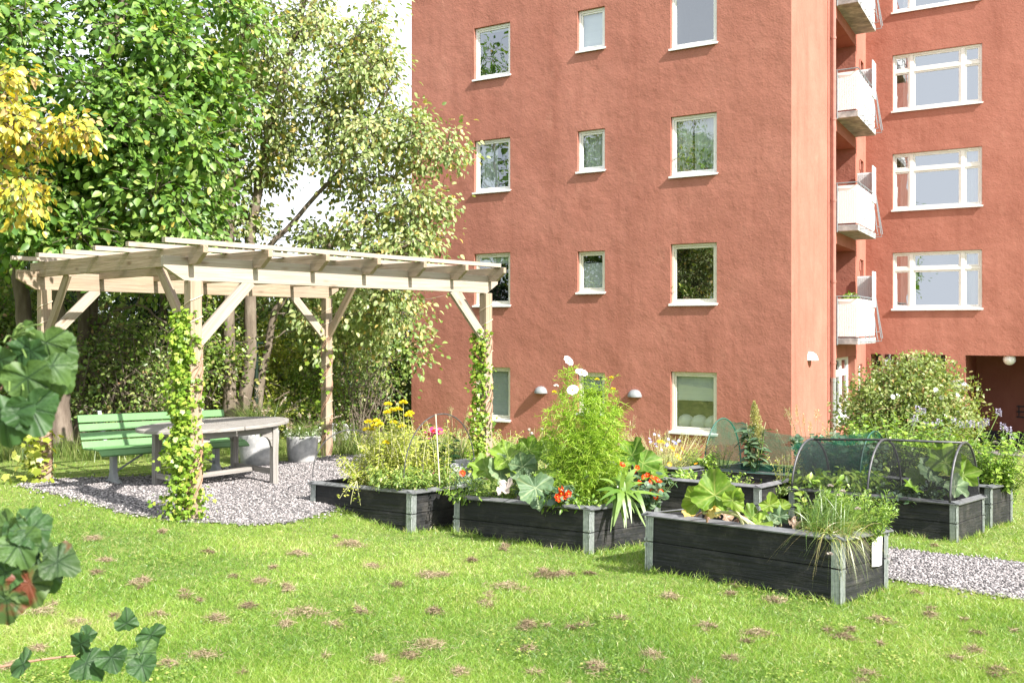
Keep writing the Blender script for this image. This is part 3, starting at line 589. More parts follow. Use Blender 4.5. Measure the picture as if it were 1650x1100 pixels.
# ---- tower side with balcony recesses
zs0 = zat(372.5, K, Bd, 4.45)  # underside of the third-floor balcony slab, near edge
t0, t1 = at(1347, K, Bd), at(1378.5, K, Bd)
slab = [zs0-2.79, zs0, zs0+2.79, zs0+5.58]; opsB = []
for i, z in enumerate(slab): opsB.append((t0, t1, z+.16, z+2.79-.30, 1.15, True))
gz0, gz1 = zat(684, K, Bd, t0), zat(577, K, Bd, t0)
opsB.append((t0, t1-.1, gz0, gz1, .32, False))
tn0, tn1 = at(1383.5, K, Bd), at(1389.5, K, Bd)
opsB.append((tn0, tn1, zat(652, K, Bd, tn0), zat(587, K, Bd, tn0), .12, False))
smallB = []
for i in range(3):
    zz = slab[i]+.16; opsB.append((at(1385.5, K, Bd), at(1391.5, K, Bd), zz+1.2, zz+2.15, .2, True))
facade(w, K, Bd, NB, 0, 8.72, ZB, ZT, opsB)
# ---- wing behind the courtyard
winC = []; opsC = []
cl, cr_ = at(1438, K2, C_), at(1582.5, K2, C_)
zb2, zt2 = zat(339, K2, C_, cl), zat(248.5, K2, C_, cl)
for r in (-1, 0, 1, 2): winC.append((r, cl, cr_, zb2+r*2.79, zt2+r*2.79)); opsC.append((cl, cr_, zb2+r*2.79, zt2+r*2.79, .11, False))
zh = zat(570, K2, C_, 0.1)
o1a, o1b, o2a, o2b = at(1403, K2, C_), at(1523, K2, C_), at(1555.5, K2, C_), at(1830, K2, C_)
zg = float(gz(12, 25))-.25
opsC += [(o1a, o1b, zg, zh, 1.6, True), (o2a, o2b, zg, zh, 4.2, True)]
facade(w, K2, C_, NA, 0, 16, ZB, ZT, opsC)
# back, left end and roofs so the block is closed
LA = K+A_*SA; bk = Bd*14
for a, b in ((LA, LA+bk), (LA+bk, K2+C_*16+Bd*5.3), (K2+C_*16+Bd*5.3, K2+C_*16)): w.quad(q3(a, ZB), q3(b, ZB), q3(b, ZT), q3(a, ZT))
w.quad(q3(LA, ZT), q3(K, ZT), q3(K+bk, ZT), q3(LA+bk, ZT)); w.quad(q3(K2, ZT), q3(K2+C_*16, ZT), q3(K2+C_*16+Bd*5.28, ZT), q3(K2+Bd*5.28, ZT))
wall = w.build('wall', M['stucco'], bld)
pl = MB(); pl.box(q3(K2+C_*(o2b-.01)-NA*4.15, zg), q3(-C_, 0), V3(0, 0, 1), q3(NA, 0), o2b-o2a-.02, .42, .04); pl.build('plinth', M['plinth'], bld)
fills = {('left', -1): [(.06, .94, .05, .95, 'blind', 'blind')], ('left', 0): [(.05, .95, .80, .96, 'blind', 'blind')], ('left', 1): [(.48, .93, .04, .96, 'curtain', 'curtain')], ('left', 2): [(.05, .95, .9, .96, 'blind', 'blind')],
         ('mid', -1): [(.06, .94, .55, .95, 'blind', 'blind')], ('mid', 0): [(.06, .94, .05, .72, 'blind', 'frosted_screen')], ('mid', 1): [(.05, .95, .04, .96, 'curtain', 'curtain')], ('mid', 2): [(.05, .95, .04, .96, 'blind', 'blind')],
         ('right', -1): [(.05, .95, .52, .96, 'blind', 'blind')], ('right', 1): [(.05, .55, .04, .96, 'curtain', 'curtain'), (.6, .96, .04, .96, 'curtain', 'curtain')], ('right', 0): [(.05, .95, .92, .96, 'blind', 'blind')]}
for (nm, r, s0, s1, z0, z1) in winA: window(K, A_, NA, s0+.004, s1-.004, z0+.004, z1-.004, .10, fill=fills.get((nm, r), ()), frame='cream' if r < 1 else 'white', room='roomdark' if r == 0 else 'room')
for (r, s0, s1, z0, z1) in winC:
    window(K2, C_, NA, s0+.004, s1-.004, z0+.004, z1-.004, .085, cols=[.215, .79], trans=.70, glass='glass2', room='roomdark',
           fill=[(.08, .17, .04, .96, 'curtain', 'curtain'), (.84, .97, .04, .96, 'curtain', 'curtain')] if r < 1 else [(.11, .19, .04, .66, 'curtain', 'curtain')])
window(K, Bd, NB, t0+.01, t1-.11, gz0+.004, gz1-.004, .2, cols=[.62], trans=.74, fill=[(.03, .97, .02, .72, 'blind', 'blind')], label='wide white ground floor window under the lowest balcony')
window(K, Bd, NB, tn0+.004, tn1-.004, zat(652, K, Bd, tn0)+.004, zat(587, K, Bd, tn0)-.004, .09)
# glazing and dark doors in the first ground floor opening
gl = MB(); d3, up = q3(C_, 0), V3(0, 0, 1); kk = K2-NA*.95
for s in (o1a+.01, o1a+.75, o1a+.98, o1a+1.75, o1b-.42): gl.box(q3(kk+C_*s, zg+.02), d3, up, q3(NA, 0), .11, zh-zg-.04, .08)
gl.box(q3(kk+C_*(o1a+.01)-NA*.003, zh-.85), d3, up, q3(NA, 0), o1b-o1a-.02, .07, .07)
gf = gl.build('glazed_entrance', M['plinth'], bld); gp = MB(); gp.quad(q3(kk+C_*o1a+NA*.03, zg), q3(kk+C_*o1b+NA*.03, zg), q3(kk+C_*o1b+NA*.03, zh), q3(kk+C_*o1a+NA*.03, zh)); gp.build('pane', M['glass2'], gf)
gd = MB(); gd.box(q3(kk+C_*(o1a+.2)-NA*.5, zg+.05), d3, up, q3(NA, 0), .5, zh-zg-.3, .05); gd.box(q3(kk+C_*(o1a+.9)-NA*.4, zg+.05), d3, up, q3(NA, 0), .28, zh-zg-.1, .05); gd.build('door', M['roomdark'], gf)
# vents beside the corner
for i in range(4):
    v = MB()
    zz = zat(332, K2, C_, .2)+(i-1)*2.79; s = at(1398.5, K2, C_); v.box(q3(K2+C_*s+NA*.002, zz), d3, up, q3(NA, 0), .17, .2, .03)
    for j in range(4): v.box(q3(K2+C_*(s+.015)+NA*.034, zz+.02+j*.045), d3, up, q3(NA, 0), .14, .02, .012)
    v.build('vent_grille', M['pipe'], bld)
for i in range(3): v = MB(); v.box(q3(K+Bd*(at(1384.5, K, Bd))+NB*.003, slab[i]+2.0), q3(Bd, 0), up, q3(NB, 0), .1, .26, .02); v.build('vent_slit', M['pipe'], bld)
# rain pipe: painted above, bare zinc below
ps = at(1337.5, K, Bd); pp = K+Bd*ps+NB*.08; zj = zat(609, K, Bd, ps); dp = MB(); dp.tube([q3(pp, ZT), q3(pp, zj)], .055, 12)
for i in range(5):
    zz = zat(586, K, Bd, ps)+i*1.95; dp.tube([q3(pp, zz), q3(pp, zz+.05)], .066, 12); dp.bar(q3(pp, zz+.03), q3(pp-NB*.09, zz+.03), .03, .03)
dpo = dp.build('rain_pipe', M['pipe'], bld, smooth=False); l2 = MB(); l2.tube([q3(pp, zj-.003), q3(pp, ZB+1)], .058, 12); l2.tube([q3(pp, zj+.01), q3(pp, zj-.09)], .068, 12); l2.build('zinc_pipe', M['zinc'], dpo)
pc = K+Bd*(ps-.28)+NB*.015; cb = MB(); cb.tube([q3(pc, ZT), q3(pc, ZB+1)], .012, 6); cb.build('cable', M['pipe'], bld)
# balconies
def balcony(z, plants, lab):
    wd_ = .52; e, n3 = q3(Bd, 0), q3(NB, 0); base = lambda t, k, zz: q3(K+Bd*t+NB*k, zz)
    b = MB(); b.box(base(t0, -1.1, z), e, n3, up, t1-t0, 1.1+wd_, .15); so_ = b.build('balcony', M['concrete'], bld, bevel=.008, label=lab)
    p = MB(); zt = z+.19
    nco = 22
    for i in range(nco):   # corrugated end panel
        x0 = .02+(wd_-.06)*i/nco; p.box(base(t0+.03-.012*(i % 2), x0, zt), n3, e, up, (wd_-.06)/nco, .012, .80)
    p.box(base(t0+.03, wd_-.045, zt), e, n3, up, t1-t0-.1, .02, .80); p.box(base(t0+.02, 0.02, zt+.801), n3, e, up, wd_-.03, .03, .13); p.box(base(t0+.03, wd_-.048, zt+.801), e, n3, up, t1-t0-.1, .03, .13)
    p.build('panel', M['panel'], so_)
    r = MB(); zr = z+.15+1.03
    r.tube([base(t0-.02, -.02, zr), base(t0-.02, wd_, zr), base(t1, wd_, zr)], .016, 8); r.tube([base(t0-.02, .03, zr), base(t0-.02, .03, z-.02)], .016, 6)
    for i in range(5):
        t = t0+.25+(t1-t0-.3)*i/4; k1 = wd_+.16; r.tube([base(t, wd_, zr), base(t, k1*.96, z+.16), base(t, k1, z+.05), base(t, wd_-.02, z+.05)], .010, 6)
    r.tube([base(t1, wd_, zr), base(t1, wd_+.17, z+.12)], .012, 6); r.tube([base(t0+.2, wd_+.1, z+.3), base(t1, wd_+.1, z+.3)], .008, 6)
    r.build('railing', M['rail'], so_)
    s = MB(); s.box(base(t1-.55, wd_-.01, z+.95), e, n3, up, .5, .02, .95); s.box(base(t1-.05, .05, z+.9), n3, e, up, wd_-.1, .015, .9)
    for i in range(9): s.box(base(t1-.052, .06+.048*i, z+.9), n3, e*-1, up, .02, .015, .88)
    s.build('side_screen', M['panel'], so_)
    if plants:
        bx = MB(); bx.box(base(t0+.3, .05, zr-.3), e, n3, up, 1.3, .22, .2); bo = bx.build('flower_box', M['plinth'], so_)
        n = 260; q = np.array([base(t0+.3+random.random()*1.3, .05+random.random()*.25, zr-.1+abs(random.gauss(0, .07))) for _ in range(n)])
        scatter('balcony_plant', T_OV, q, unit(n)+[0, 0, .8], unit(n), RNG.uniform(.05, .1, n), M['leaf_lush'], so_)
    return so_
balcony(slab[0], True, 'lowest balcony with greenery along its rail'); balcony(slab[1], False, None); balcony(slab[2], False, 'balcony with dark stains under its slab'); balcony(slab[3], False, None)
# things on the window ledges inside
rw = [q for q in winA if q[0] == 'right']
for k, f in enumerate((.22, .52, .83)):
    _, r_, s0, s1, z0, z1 = rw[0]; c = q3(K+A_*(s1-(s1-s0)*f)-NA*.34, z0+.17); t = MB(); t.ball(c, .2, 14, 10, (1.0, .55, .95)); o = t.build('cushion', M['white'], None, smooth=True); o.data.transform(__import__('mathutils').Matrix.Translation(tuple(-c))); o.location = tuple(c)
    tag(o, ['white cushion behind the blind drawn window, nearest its left frame', 'white cushion in the middle behind the blind drawn window', 'white cushion behind the blind drawn window, nearest its right frame'][k], 'cushion')
def pot_plant(q, f, hgt, lab, fl):
    _, r_, s0, s1, z0, z1 = q; c = q3(K+A_*(s1-(s1-s0)*f)-NA*.30, z0+.03); t = thing('potted_plant', lab, 'potted plant', c); m = MB(); m.lathe(c, [(.001, 0), (.06, 0), (.085, .13), (.075, .13), (.001, .11)], 14); m.build('pot', M['pipe'], t, smooth=True)
    n = 90; q_ = np.array(c)+[0, 0, .12]+RNG.normal(0, 1, (n, 3))*[.10, .08, hgt*.35]+[0, 0, hgt*.5]; q_[:, 2] = np.maximum(q_[:, 2], c[2]+.1); scatter('leaves', T_LAN, q_, unit(n)+[0, 0, .8], unit(n), .12, M['leaf_herb'], t)
    if fl: q_ = np.array(c)+[0, 0, hgt+.05]+RNG.normal(0, 1, (16, 3))*[.12, .06, .08]; scatter('blossoms', T_RND, q_, unit(16), unit(16), .075, M['fl_white'], t)
pot_plant(rw[1], .25, .22, 'small plant in a brown pot inside the dark window above the blind drawn one', False)
pot_plant(rw[2], .3, .38, 'white orchid inside the curtained window, left of its neighbour', True); pot_plant(rw[2], .7, .34, 'white orchid inside the curtained window, right of its neighbour', True)
# lamps fixed to the walls
def dome_lamp(p, n, along, r, mat, label, group):
    t = thing('wall_lamp', label, 'wall lamp', p, group); m = MB(); n3, a3 = q3(n, 0), q3(along, 0)
    prof = [(r, 0), (r*1.0, .03), (r*.93, r*.4), (r*.74, r*.72), (r*.42, r*.93), (.001, r)]
    m.lathe(p, prof, 20, (0, 0, 1), a3, math.pi) if np.dot(np.cross((0, 0, 1), a3), n3) > 0 else m.lathe(p, prof, 20, (0, 0, 1), -a3, math.pi)
    m.build('lamp_hood', M[mat], t, smooth=True)
    b = MB(); c = [p+n3*.006+(a3*math.cos(x)+n3*math.sin(x))*(r*.96)+up*.012 for x in np.linspace(0, math.pi, 14)]; i0 = len(b.v); b.v += c; b.face(list(range(14))); b.build('diffuser', M['opal'], t)
    bp = MB(); bp.box(p-a3*r*.9+n3*.003-up*.004, a3, n3, up, r*1.8, .02, r*.3); bp.build('back_plate', M['lampgrey'], t)
for px, py, lb in ((872, 633, 'grey half dome lamp low on the red gable, nearer the leafy pergola post'), (1023, 639, 'grey half dome lamp low on the red gable, nearer the blind drawn window')):
    s = at(px, K, A_); dome_lamp(q3(K+A_*s, zat(py, K, A_, s)), NA, A_, .165, 'lampgrey', lb, 'dome lamps on the gable wall')
s = at(1304, K, Bd); dome_lamp(q3(K+Bd*s, zat(580, K, Bd, s)), NB, Bd, .19, 'opal', 'white dome lamp on the sunlit side wall beside the rain pipe', None)
for px, k, lb in ((1472, 1.0, 'round globe lamp under the ceiling of the glazed entrance'), (1626, .6, 'round white globe lamp under the ceiling of the open red passage')):
    s = at(px, K2, C_); p = q3(K2+C_*s-NA*k*.3, zh); t = thing('ceiling_lamp', lb, 'ceiling lamp', p); m = MB(); m.ball(p-up*.10, .155, 16, 12, (1, 1, 1)); m.build('globe', M['opal'], t, smooth=True); m = MB(); m.tube([p, p-up*.05], .06, 10); m.build('mount', M['lampgrey'], t)
# slatted rack on the passage back wall
K3 = K2-NA*4.15; s = at(1638, K3, C_); p = q3(K3+C_*s, zat(672, K3, C_, s)); t = thing('wall_rack', 'small dark metal rack fixed to the red passage wall', 'rack', p); m = MB()
for j in range(3): m.box(p+up*(.16*j), d3, up, q3(NA, 0), .8, .035, .05)
for j in range(3): m.box(p+d3*(.05+.33*j)+q3(NA, 0)*.052, d3, up, q3(NA, 0), .03, .37, .02)
m.build('rack_bars', M['plinth'], t)
# ================================================================ pergola
u3, v3, up = V3(*U2, 0), V3(*W2, 0), V3(0, 0, 1); po = V3(*PO, 0)
def pp_(a, b, z=0): return po+u3*a+v3*b+up*z
perg = thing('pergola', 'open timber pergola of raw pine beams over the gravel patio', 'pergola', po+up*float(gz(*PO)))
PS = .115
for (a, b, lab) in ((0, 0, None), (PL, 0, None), (0, PW, None), (PL, PW, None)):
    p = pp_(a, b); z0 = float(gz(p[0], p[1]))-.05
    m = MB(); m.box(p-u3*PS/2-v3*PS/2+up*z0, up, u3, v3, PH-z0, PS, PS); post = m.build('post', M['wood'], perg, bevel=.006)
    r = MB(); pts = []
    for k in range(140):
        t = k/139; ang = k*.42; zz = .35+t*1.8; hw = PS/2+.008; c, s = math.cos(ang), math.sin(ang); sc = hw/max(abs(c), abs(s)); pts.append(p+u3*c*sc+v3*s*sc+up*zz)
    r.tube(pts, .0045, 5); r.build('wire', M['rope'], post)
BH = .215; OV = .33
def beam_poly(l, h, cut):  # long timber with splayed lower corners
    return [(0, h), (0, h*.55), (cut, 0), (l-cut, 0), (l, h*.55), (l, h)]
for b, sgn in ((0, -1), (PW, 1)):
    m = MB(); m.prism(beam_poly(PL+.30+.20, BH, .2), u3, up, pp_(-.30, b-.024, PH), v3*.048); m.build('beam', M['woodpale'] if b == 0 else M['wood'], perg, bevel=.004)
RZ = PH+.143; RH = .165; NR = 7
for i in range(NR):
    a = -.04+(PL+.08)*i/(NR-1)
    # rafters notched down over the two beams
    m = MB(); m.prism([(-.28, RH), (-.28, RH*.6), (-.15, 0), (PW+.10, 0), (PW+.22, RH*.5), (PW+.22, RH)], v3, up, pp_(a-.024, 0, RZ), u3*.048)
    m.build('rafter', M['wood'], perg, bevel=.004)
for j in range(6):
    b = -.20+(PW+.08)*j/5
    m = MB(); m.box(pp_(-.40, b-.035, RZ+RH+.002), u3, v3, up, PL+.42, .06, .045); m.build('batten', M['woodpale'], perg, bevel=.003)
BR = .60
for (a, b) in ((0, 0), (PL, 0), (0, PW), (PL, PW)):
    sa = 1 if a == 0 else -1; sb = 1 if b == 0 else -1
    # brace along the beam and brace towards the opposite post
    m = MB(); m.bar(pp_(a+sa*.0, b, PH-BR), pp_(a+sa*BR, b, PH+.02), .115, .045, v3); m.build('brace', M['woodpale'], perg, bevel=.004)
    m = MB(); m.bar(pp_(a, b+sb*.0, PH-BR), pp_(a, b+sb*BR, RZ+.02), .10, .045, u3); m.build('brace', M['wood'], perg, bevel=.004)
# ================================================================ green bench
BP = V3(-4.53, 10.42, 0); bl = thing('park_bench', 'long green slatted park bench on grey cast legs behind the grey table', 'bench', onground(BP[0], BP[1])); bn = -v3; bz = .03
def bb(a, n, z): return BP+u3*a+bn*n+up*(z-.04+float(gz(BP[0]+u3[0]*a, BP[1]+u3[1]*a)))
LB = 1.86; A0 = -.28
seat_pts = [(.30, .405, .385), (.20, .445, .43), (.10, .44, .44), (.0, .425, .43), (-.085, .415, .42)]
back_pts = [(-.165, .475), (-.205, .572), (-.235, .670), (-.262, .768)]
prof = [(.315, .405), (.225, .445), (.115, .442), (.01, .428), (-.10, .43)]
def slat(name, n0, z0, n1, z1, th=.024):
    d = nrm(bn*(n1-n0)+up*(z1-z0)); l = math.hypot(n1-n0, z1-z0); nn = nrm(np.cross(u3, d)); m = MB(); p0, p1 = bb(A0, n0, z0), bb(A0+LB, n0, z0); ex = nrm(p1-p0)
    m.box(p0-nn*th, ex, d, nn, np.linalg.norm(p1-p0), l, th); m.build(name, M['green'], bl, bevel=.005)
for (n0, z0, n1, z1) in ((.245, .392, .315, .345), (.135, .405, .237, .397), (.025, .397, .127, .404), (-.085, .392, .017, .396)): slat('seat_slat', n0, z0+.03, n1, z1+.03)
for (n0, z0, n1, z1) in ((-.115, .435, -.155, .512), (-.16, .527, -.192, .607), (-.197, .622, -.225, .702), (-.229, .717, -.254, .80)): slat('back_slat', n0, z0, n1, z1)
for a in (0, 1.30):
    m = MB(); z0 = .035
    m.prism([(-.045, 0), (.045, 0), (.04, .37), (-.04, .37)], bn, up, bb(a-.03, .02, z0), u3*.06); m.prism([(-.16, 0), (.18, 0), (.17, .02), (.07, .05), (.042, .12), (-.042, .12), (-.07, .05), (-.15, .02)], bn, up, bb(a-.032, .02, z0), u3*.064)
    m.prism([(-.12, .33), (.24, .37), (.24, .40), (-.12, .402)], bn, up, bb(a-.02, 0, z0), u3*.04); m.build('leg', M['castiron'], bl, bevel=.008)
    m = MB(); m.prism([(-.11, .38), (-.28, .80), (-.255, .80), (-.08, .40)], bn, up, bb(a-.02, -.062, z0), u3*.04); m.build('back_support', M['castiron'], bl)
for a, s in ((0, 1), (1.30, -1)):
    m = MB(); m.tube([bb(a+s*.03, .02, .17), bb(a+s*.42, .02, .385)], .012, 8); m.build('diagonal_brace', M['castiron'], bl)
# ================================================================ grey oval table
TP = V3(-3.36, 10.42, 0); tz = float(gz(TP[0], TP[1])); TZ = tz+.70; tb = thing('garden_table', 'weathered grey oval wooden table on the gravel in front of the green bench', 'table', V3(TP[0], TP[1], tz))
TA, TB = .90, .58
for sgn in (-1, 1):
    n = 28; pts = [(sgn*.004, TB*-.999)]+[(sgn*(TA*math.sin(math.pi*k/n)+.004), -TB*math.cos(math.pi*k/n)) for k in range(n+1)]
    pts = [(x, y) for x, y in pts][1:]
    if sgn < 0: pts = pts[::-1]
    m = MB(); m.prism(pts, u3, v3, V3(TP[0], TP[1], TZ-.04), up*.04)
    m.build('tabletop', M['woodgrey'], tb, bevel=.008)
mp_ = MB()
for j in range(-5, 6):
    y = j*.105; x = TA*math.sqrt(max(0, 1-(y/TB)**2))-.05
    if x > .2: mp_.box(V3(TP[0], TP[1], TZ+.0005)-u3*x+v3*(y-.003), u3, v3, up, 2*x, .006, .0012)
mp_.build('plank_joint', surf('joint', [(0, (.09, .085, .08)), (1, (.1, .09, .085))], rough=.9), tb)
la, lb = .50, .40
for sa in (-1, 1):
    for sb in (-1, 1):
        c = TP+u3*la*sa+v3*lb*sb; m = MB(); m.box(V3(c[0], c[1], float(gz(c[0], c[1]))-.005)-u3*.036-v3*.036, up, u3, v3, TZ-.04-float(gz(c[0], c[1]))+.003, .072, .072); m.build('leg', M['woodgrey'], tb, bevel=.005)
        arc = [(.036, 0), (.17, 0), (.17, -.03)]+[(.036+.125-.11*math.sin(t)-.0, -.03-.12*(1-math.cos(t))) for t in np.linspace(0.05, 1.5, 8)]+[(.036, -.16)]
        m = MB(); m.prism(arc, u3*-sa, up, V3(c[0], c[1], TZ-.12)-v3*.02, v3*.04); m.build('corner_bracket', M['woodgrey'], tb)
for sb in (-1, 1):
    m = MB(); m.box(TP+up*(TZ-.12)-u3*(la-.037)+v3*(lb*sb-.014), u3, v3, up, 2*la-.074, .028, .08); m.build('apron', M['woodgrey'], tb)
for sa in (-1, 1):
    m = MB(); m.box(TP+up*(TZ-.12)-v3*(lb-.037)+u3*(la*sa-.014), v3, u3, up, 2*lb-.074, .028, .08); m.build('apron', M['woodgrey'], tb)
    m = MB(); m.box(TP+up*(tz+.10)-v3*(lb-.037)+u3*(la*sa-.02), v3, u3, up, 2*lb-.074, .04, .06); m.build('stretcher', M['woodgrey'], tb)
m = MB(); m.box(TP+up*(tz+.105)-u3*(la-.022)-v3*.02, u3, v3, up, 2*la-.044, .04, .05); m.build('stretcher', M['woodgrey'], tb)
# ================================================================ concrete planters
def planter(px, pyb, w_px, h, lab):
    c = G(px, pyb-4); r = w_px/2/F_*c[1]; t = thing('concrete_planter', lab, 'planter', c); m = MB()
    m.lathe(c-up*.0, [(.001, 0), (r*.80, 0), (r*.88, .03), (r*.95, h*.3), (r, h*.9), (r*.995, h), (r*.92, h), (r*.9, h-.06)], 40); m.build('pot', M['concrete'], t, smooth=True)
    s = MB(); s.lathe(c, [(r*.91, h-.05), (.001, h-.03)], 24); s.build('soil', M['soil'], t); return c, r, h
pA = planter(417, 752, 64, .45, 'larger pale concrete pot half hidden behind the table end'); pB = planter(487, 748, 50, .37, 'smaller mottled grey concrete pot between the table and the back post')
def fountain_grass(c, r, h, n, ln, lab, plumes, spread):
    t = thing('ornamental_grass', lab, 'plant', c+up*(h-.04)); b = np.column_stack([c[0]+RNG.normal(0, r*.35, n), c[1]+RNG.normal(0, r*.35, n), np.full(n, c[2]+h-.05)]); ang = RNG.random(n)*6.28; o = np.stack([np.cos(ang), np.sin(ang), np.zeros(n)], 1)
    ribbons('grass_blade', b, o*RNG.uniform(.1, .6, (n, 1))+[0, 0, 1], RNG.uniform(.6, 1, n)*ln, o*RNG.uniform(.05, .35, (n, 1))*spread+[0, 0, -.08], .007, M['longgrass'], t, k=5)
    k = plumes; b = np.column_stack([c[0]+RNG.normal(0, r*.3, k), c[1]+RNG.normal(0, r*.3, k), np.full(k, c[2]+h-.05)]); ang = RNG.random(k)*6.28; o = np.stack([np.cos(ang), np.sin(ang), np.zeros(k)], 1)
    d = nr(o*RNG.uniform(.2, .6, (k, 1))+[0, 0, 1]); l = RNG.uniform(.9, 1.25, k)*ln; bd = o*RNG.uniform(.1, .4, (k, 1))*spread+[0, 0, -.12]
    ribbons('plume_stalk', b, d, l, bd, .004, M['drystem'], t, k=5)
    pts, ax = [], []
    for i in range(k):
        for tt in np.linspace(.72, 1.0, 38): q = b[i]+d[i]*l[i]*tt+bd[i]*tt*tt; pts.append(q); ax.append(nrm(d[i]*l[i]+2*bd[i]*tt)+np.array([random.gauss(0, .5) for _ in range(3)]))
    scatter('plume', T_NAR, pts, ax, unit(len(pts)), RNG.uniform(.03, .05, len(pts)), M['brownplume'], t)
fountain_grass(*pA, 340, .62, 'fountain grass with pale arching plumes growing in the larger pot', 16, .9)
fountain_grass(*pB, 260, .40, 'shorter fountain grass with pinkish plumes growing in the smaller pot', 10, .7)
c, r, h = pB; n = 420; t = thing('trailing_plant', 'white edged trailing plant spilling over the smaller pot rim', 'plant', c+up*(h-.03)); ang = RNG.random(n)*6.28; rr = r*np.sqrt(RNG.random(n))*1.15
pos = np.column_stack([c[0]+np.cos(ang)*rr, c[1]+np.sin(ang)*rr, c[2]+h+.03+RNG.normal(0, .022, n)-np.clip(rr-r*.95, 0, 1)*1.6*RNG.random(n)])
LM('variegated', [(0, (.16, .26, .09)), (.5, (.3, .4, .2)), (.75, (.6, .63, .5)), (1, (.7, .7, .6))]); scatter('leaves', T_OV, pos, unit(n)+[0, 0, .3], unit(n)+[0, 0, 1], RNG.uniform(.028, .045, n), M['variegated'], t)
# ================================================================ low concrete wall, boulder, fence
cw = G(512, 712); ce = G(572, 708); t = thing('concrete_kerb_wall', 'low pale concrete wall with a rounded end behind the back pergola post', 'wall', (cw+ce)/2); dd = nrm((ce-cw)*[1, 1, 0]); nn = V3(-dd[1], dd[0], 0); l = np.linalg.norm((ce-cw)[:2])
m = MB(); m.prism([(0, -.2), (l*1.0, -.2), (l*1.05, .05), (l*1.0, .22), (l*.9, .30), (l*.75, .33), (0, .33)], dd, up, cw, nn*.5); m.build('wall_block', M['concrete'], t, bevel=.03)
def rock(px, py, sx, sy, sz, name, lab, cat, mat='concrete', rot=.3):
    c = G(px, py); t = MB(); t.ball((0, 0, 0), 1, 22, 14); vv = np.array(t.v); vv *= (1+.10*np.sin(vv[:, :1]*3+1)+.07*np.sin(vv[:, 1:2]*5)); e = .72; vv = np.sign(vv)*np.abs(vv)**e*[sx, sy, sz]; R = np.array([[math.cos(rot), -math.sin(rot), 0], [math.sin(rot), math.cos(rot), 0], [0, 0, 1]]); t.v = list(vv@R.T+c+up*sz*.55); o = t.build(name, M[mat], None, smooth=True)
    # move the mesh so that the object's origin sits at its base
    o.data.transform(__import__('mathutils').Matrix.Translation(tuple(-c))); o.location = tuple(c); tag(o, lab, cat); return o
rock(757, 766, .36, .2, .13, 'boulder', 'long pale rounded stone lying behind the two left beds', 'stone', rot=.2)
fp = thing('wire_fence', 'dark green metal fence post and rail behind the planters', 'fence', onground(P(413, 640, 15.2)[0], 15.2)); pt = P(413, 640, 15.2); m = MB(); m.tube([onground(pt[0], 15.2, -.1), V3(pt[0], 15.2, P(0, 553, 15.2)[2]+.03)], .035, 10); m.build('post', M['fencegreen'], fp)
m = MB(); m.tube([P(230, 556, 15.2), P(424, 553, 15.2)], .022, 8); m.build('rail', M['fencegreen'], fp)
m = MB(); m.tube([P(232, 640, 15.2)*[1, 1, 0]+up*-.2, P(232, 553, 15.2)], .035, 10); m.build('post', M['fencegreen'], fp)
# ================================================================ mushroom lamp in front of the wing
lp = V3(*P(1543, 640, 19.5)); lp[2] = float(gz(lp[0], lp[1])); t = thing('path_lamp', 'white mushroom topped path lamp poking out of the rose bush', 'lamp', lp); zt = P(1543, 612, 19.5)[2]
m = MB(); m.tube([lp, V3(lp[0], lp[1], zt-.2)], .05, 12); m.build('post', M['lampgrey'], t); m = MB(); m.lathe(V3(lp[0], lp[1], zt-.2), [(.05, -.28), (.11, -.26), (.11, 0), (.05, .01)], 18); m.build('light_body', M['opal'], t, smooth=True)
m = MB(); m.lathe(V3(lp[0], lp[1], zt-.2), [(.02, -.005), (.235, 0), (.22, .08), (.16, .15), (.08, .19), (.001, .2)], 22); m.build('lamp_hood', M['lampgrey'], t, smooth=True)
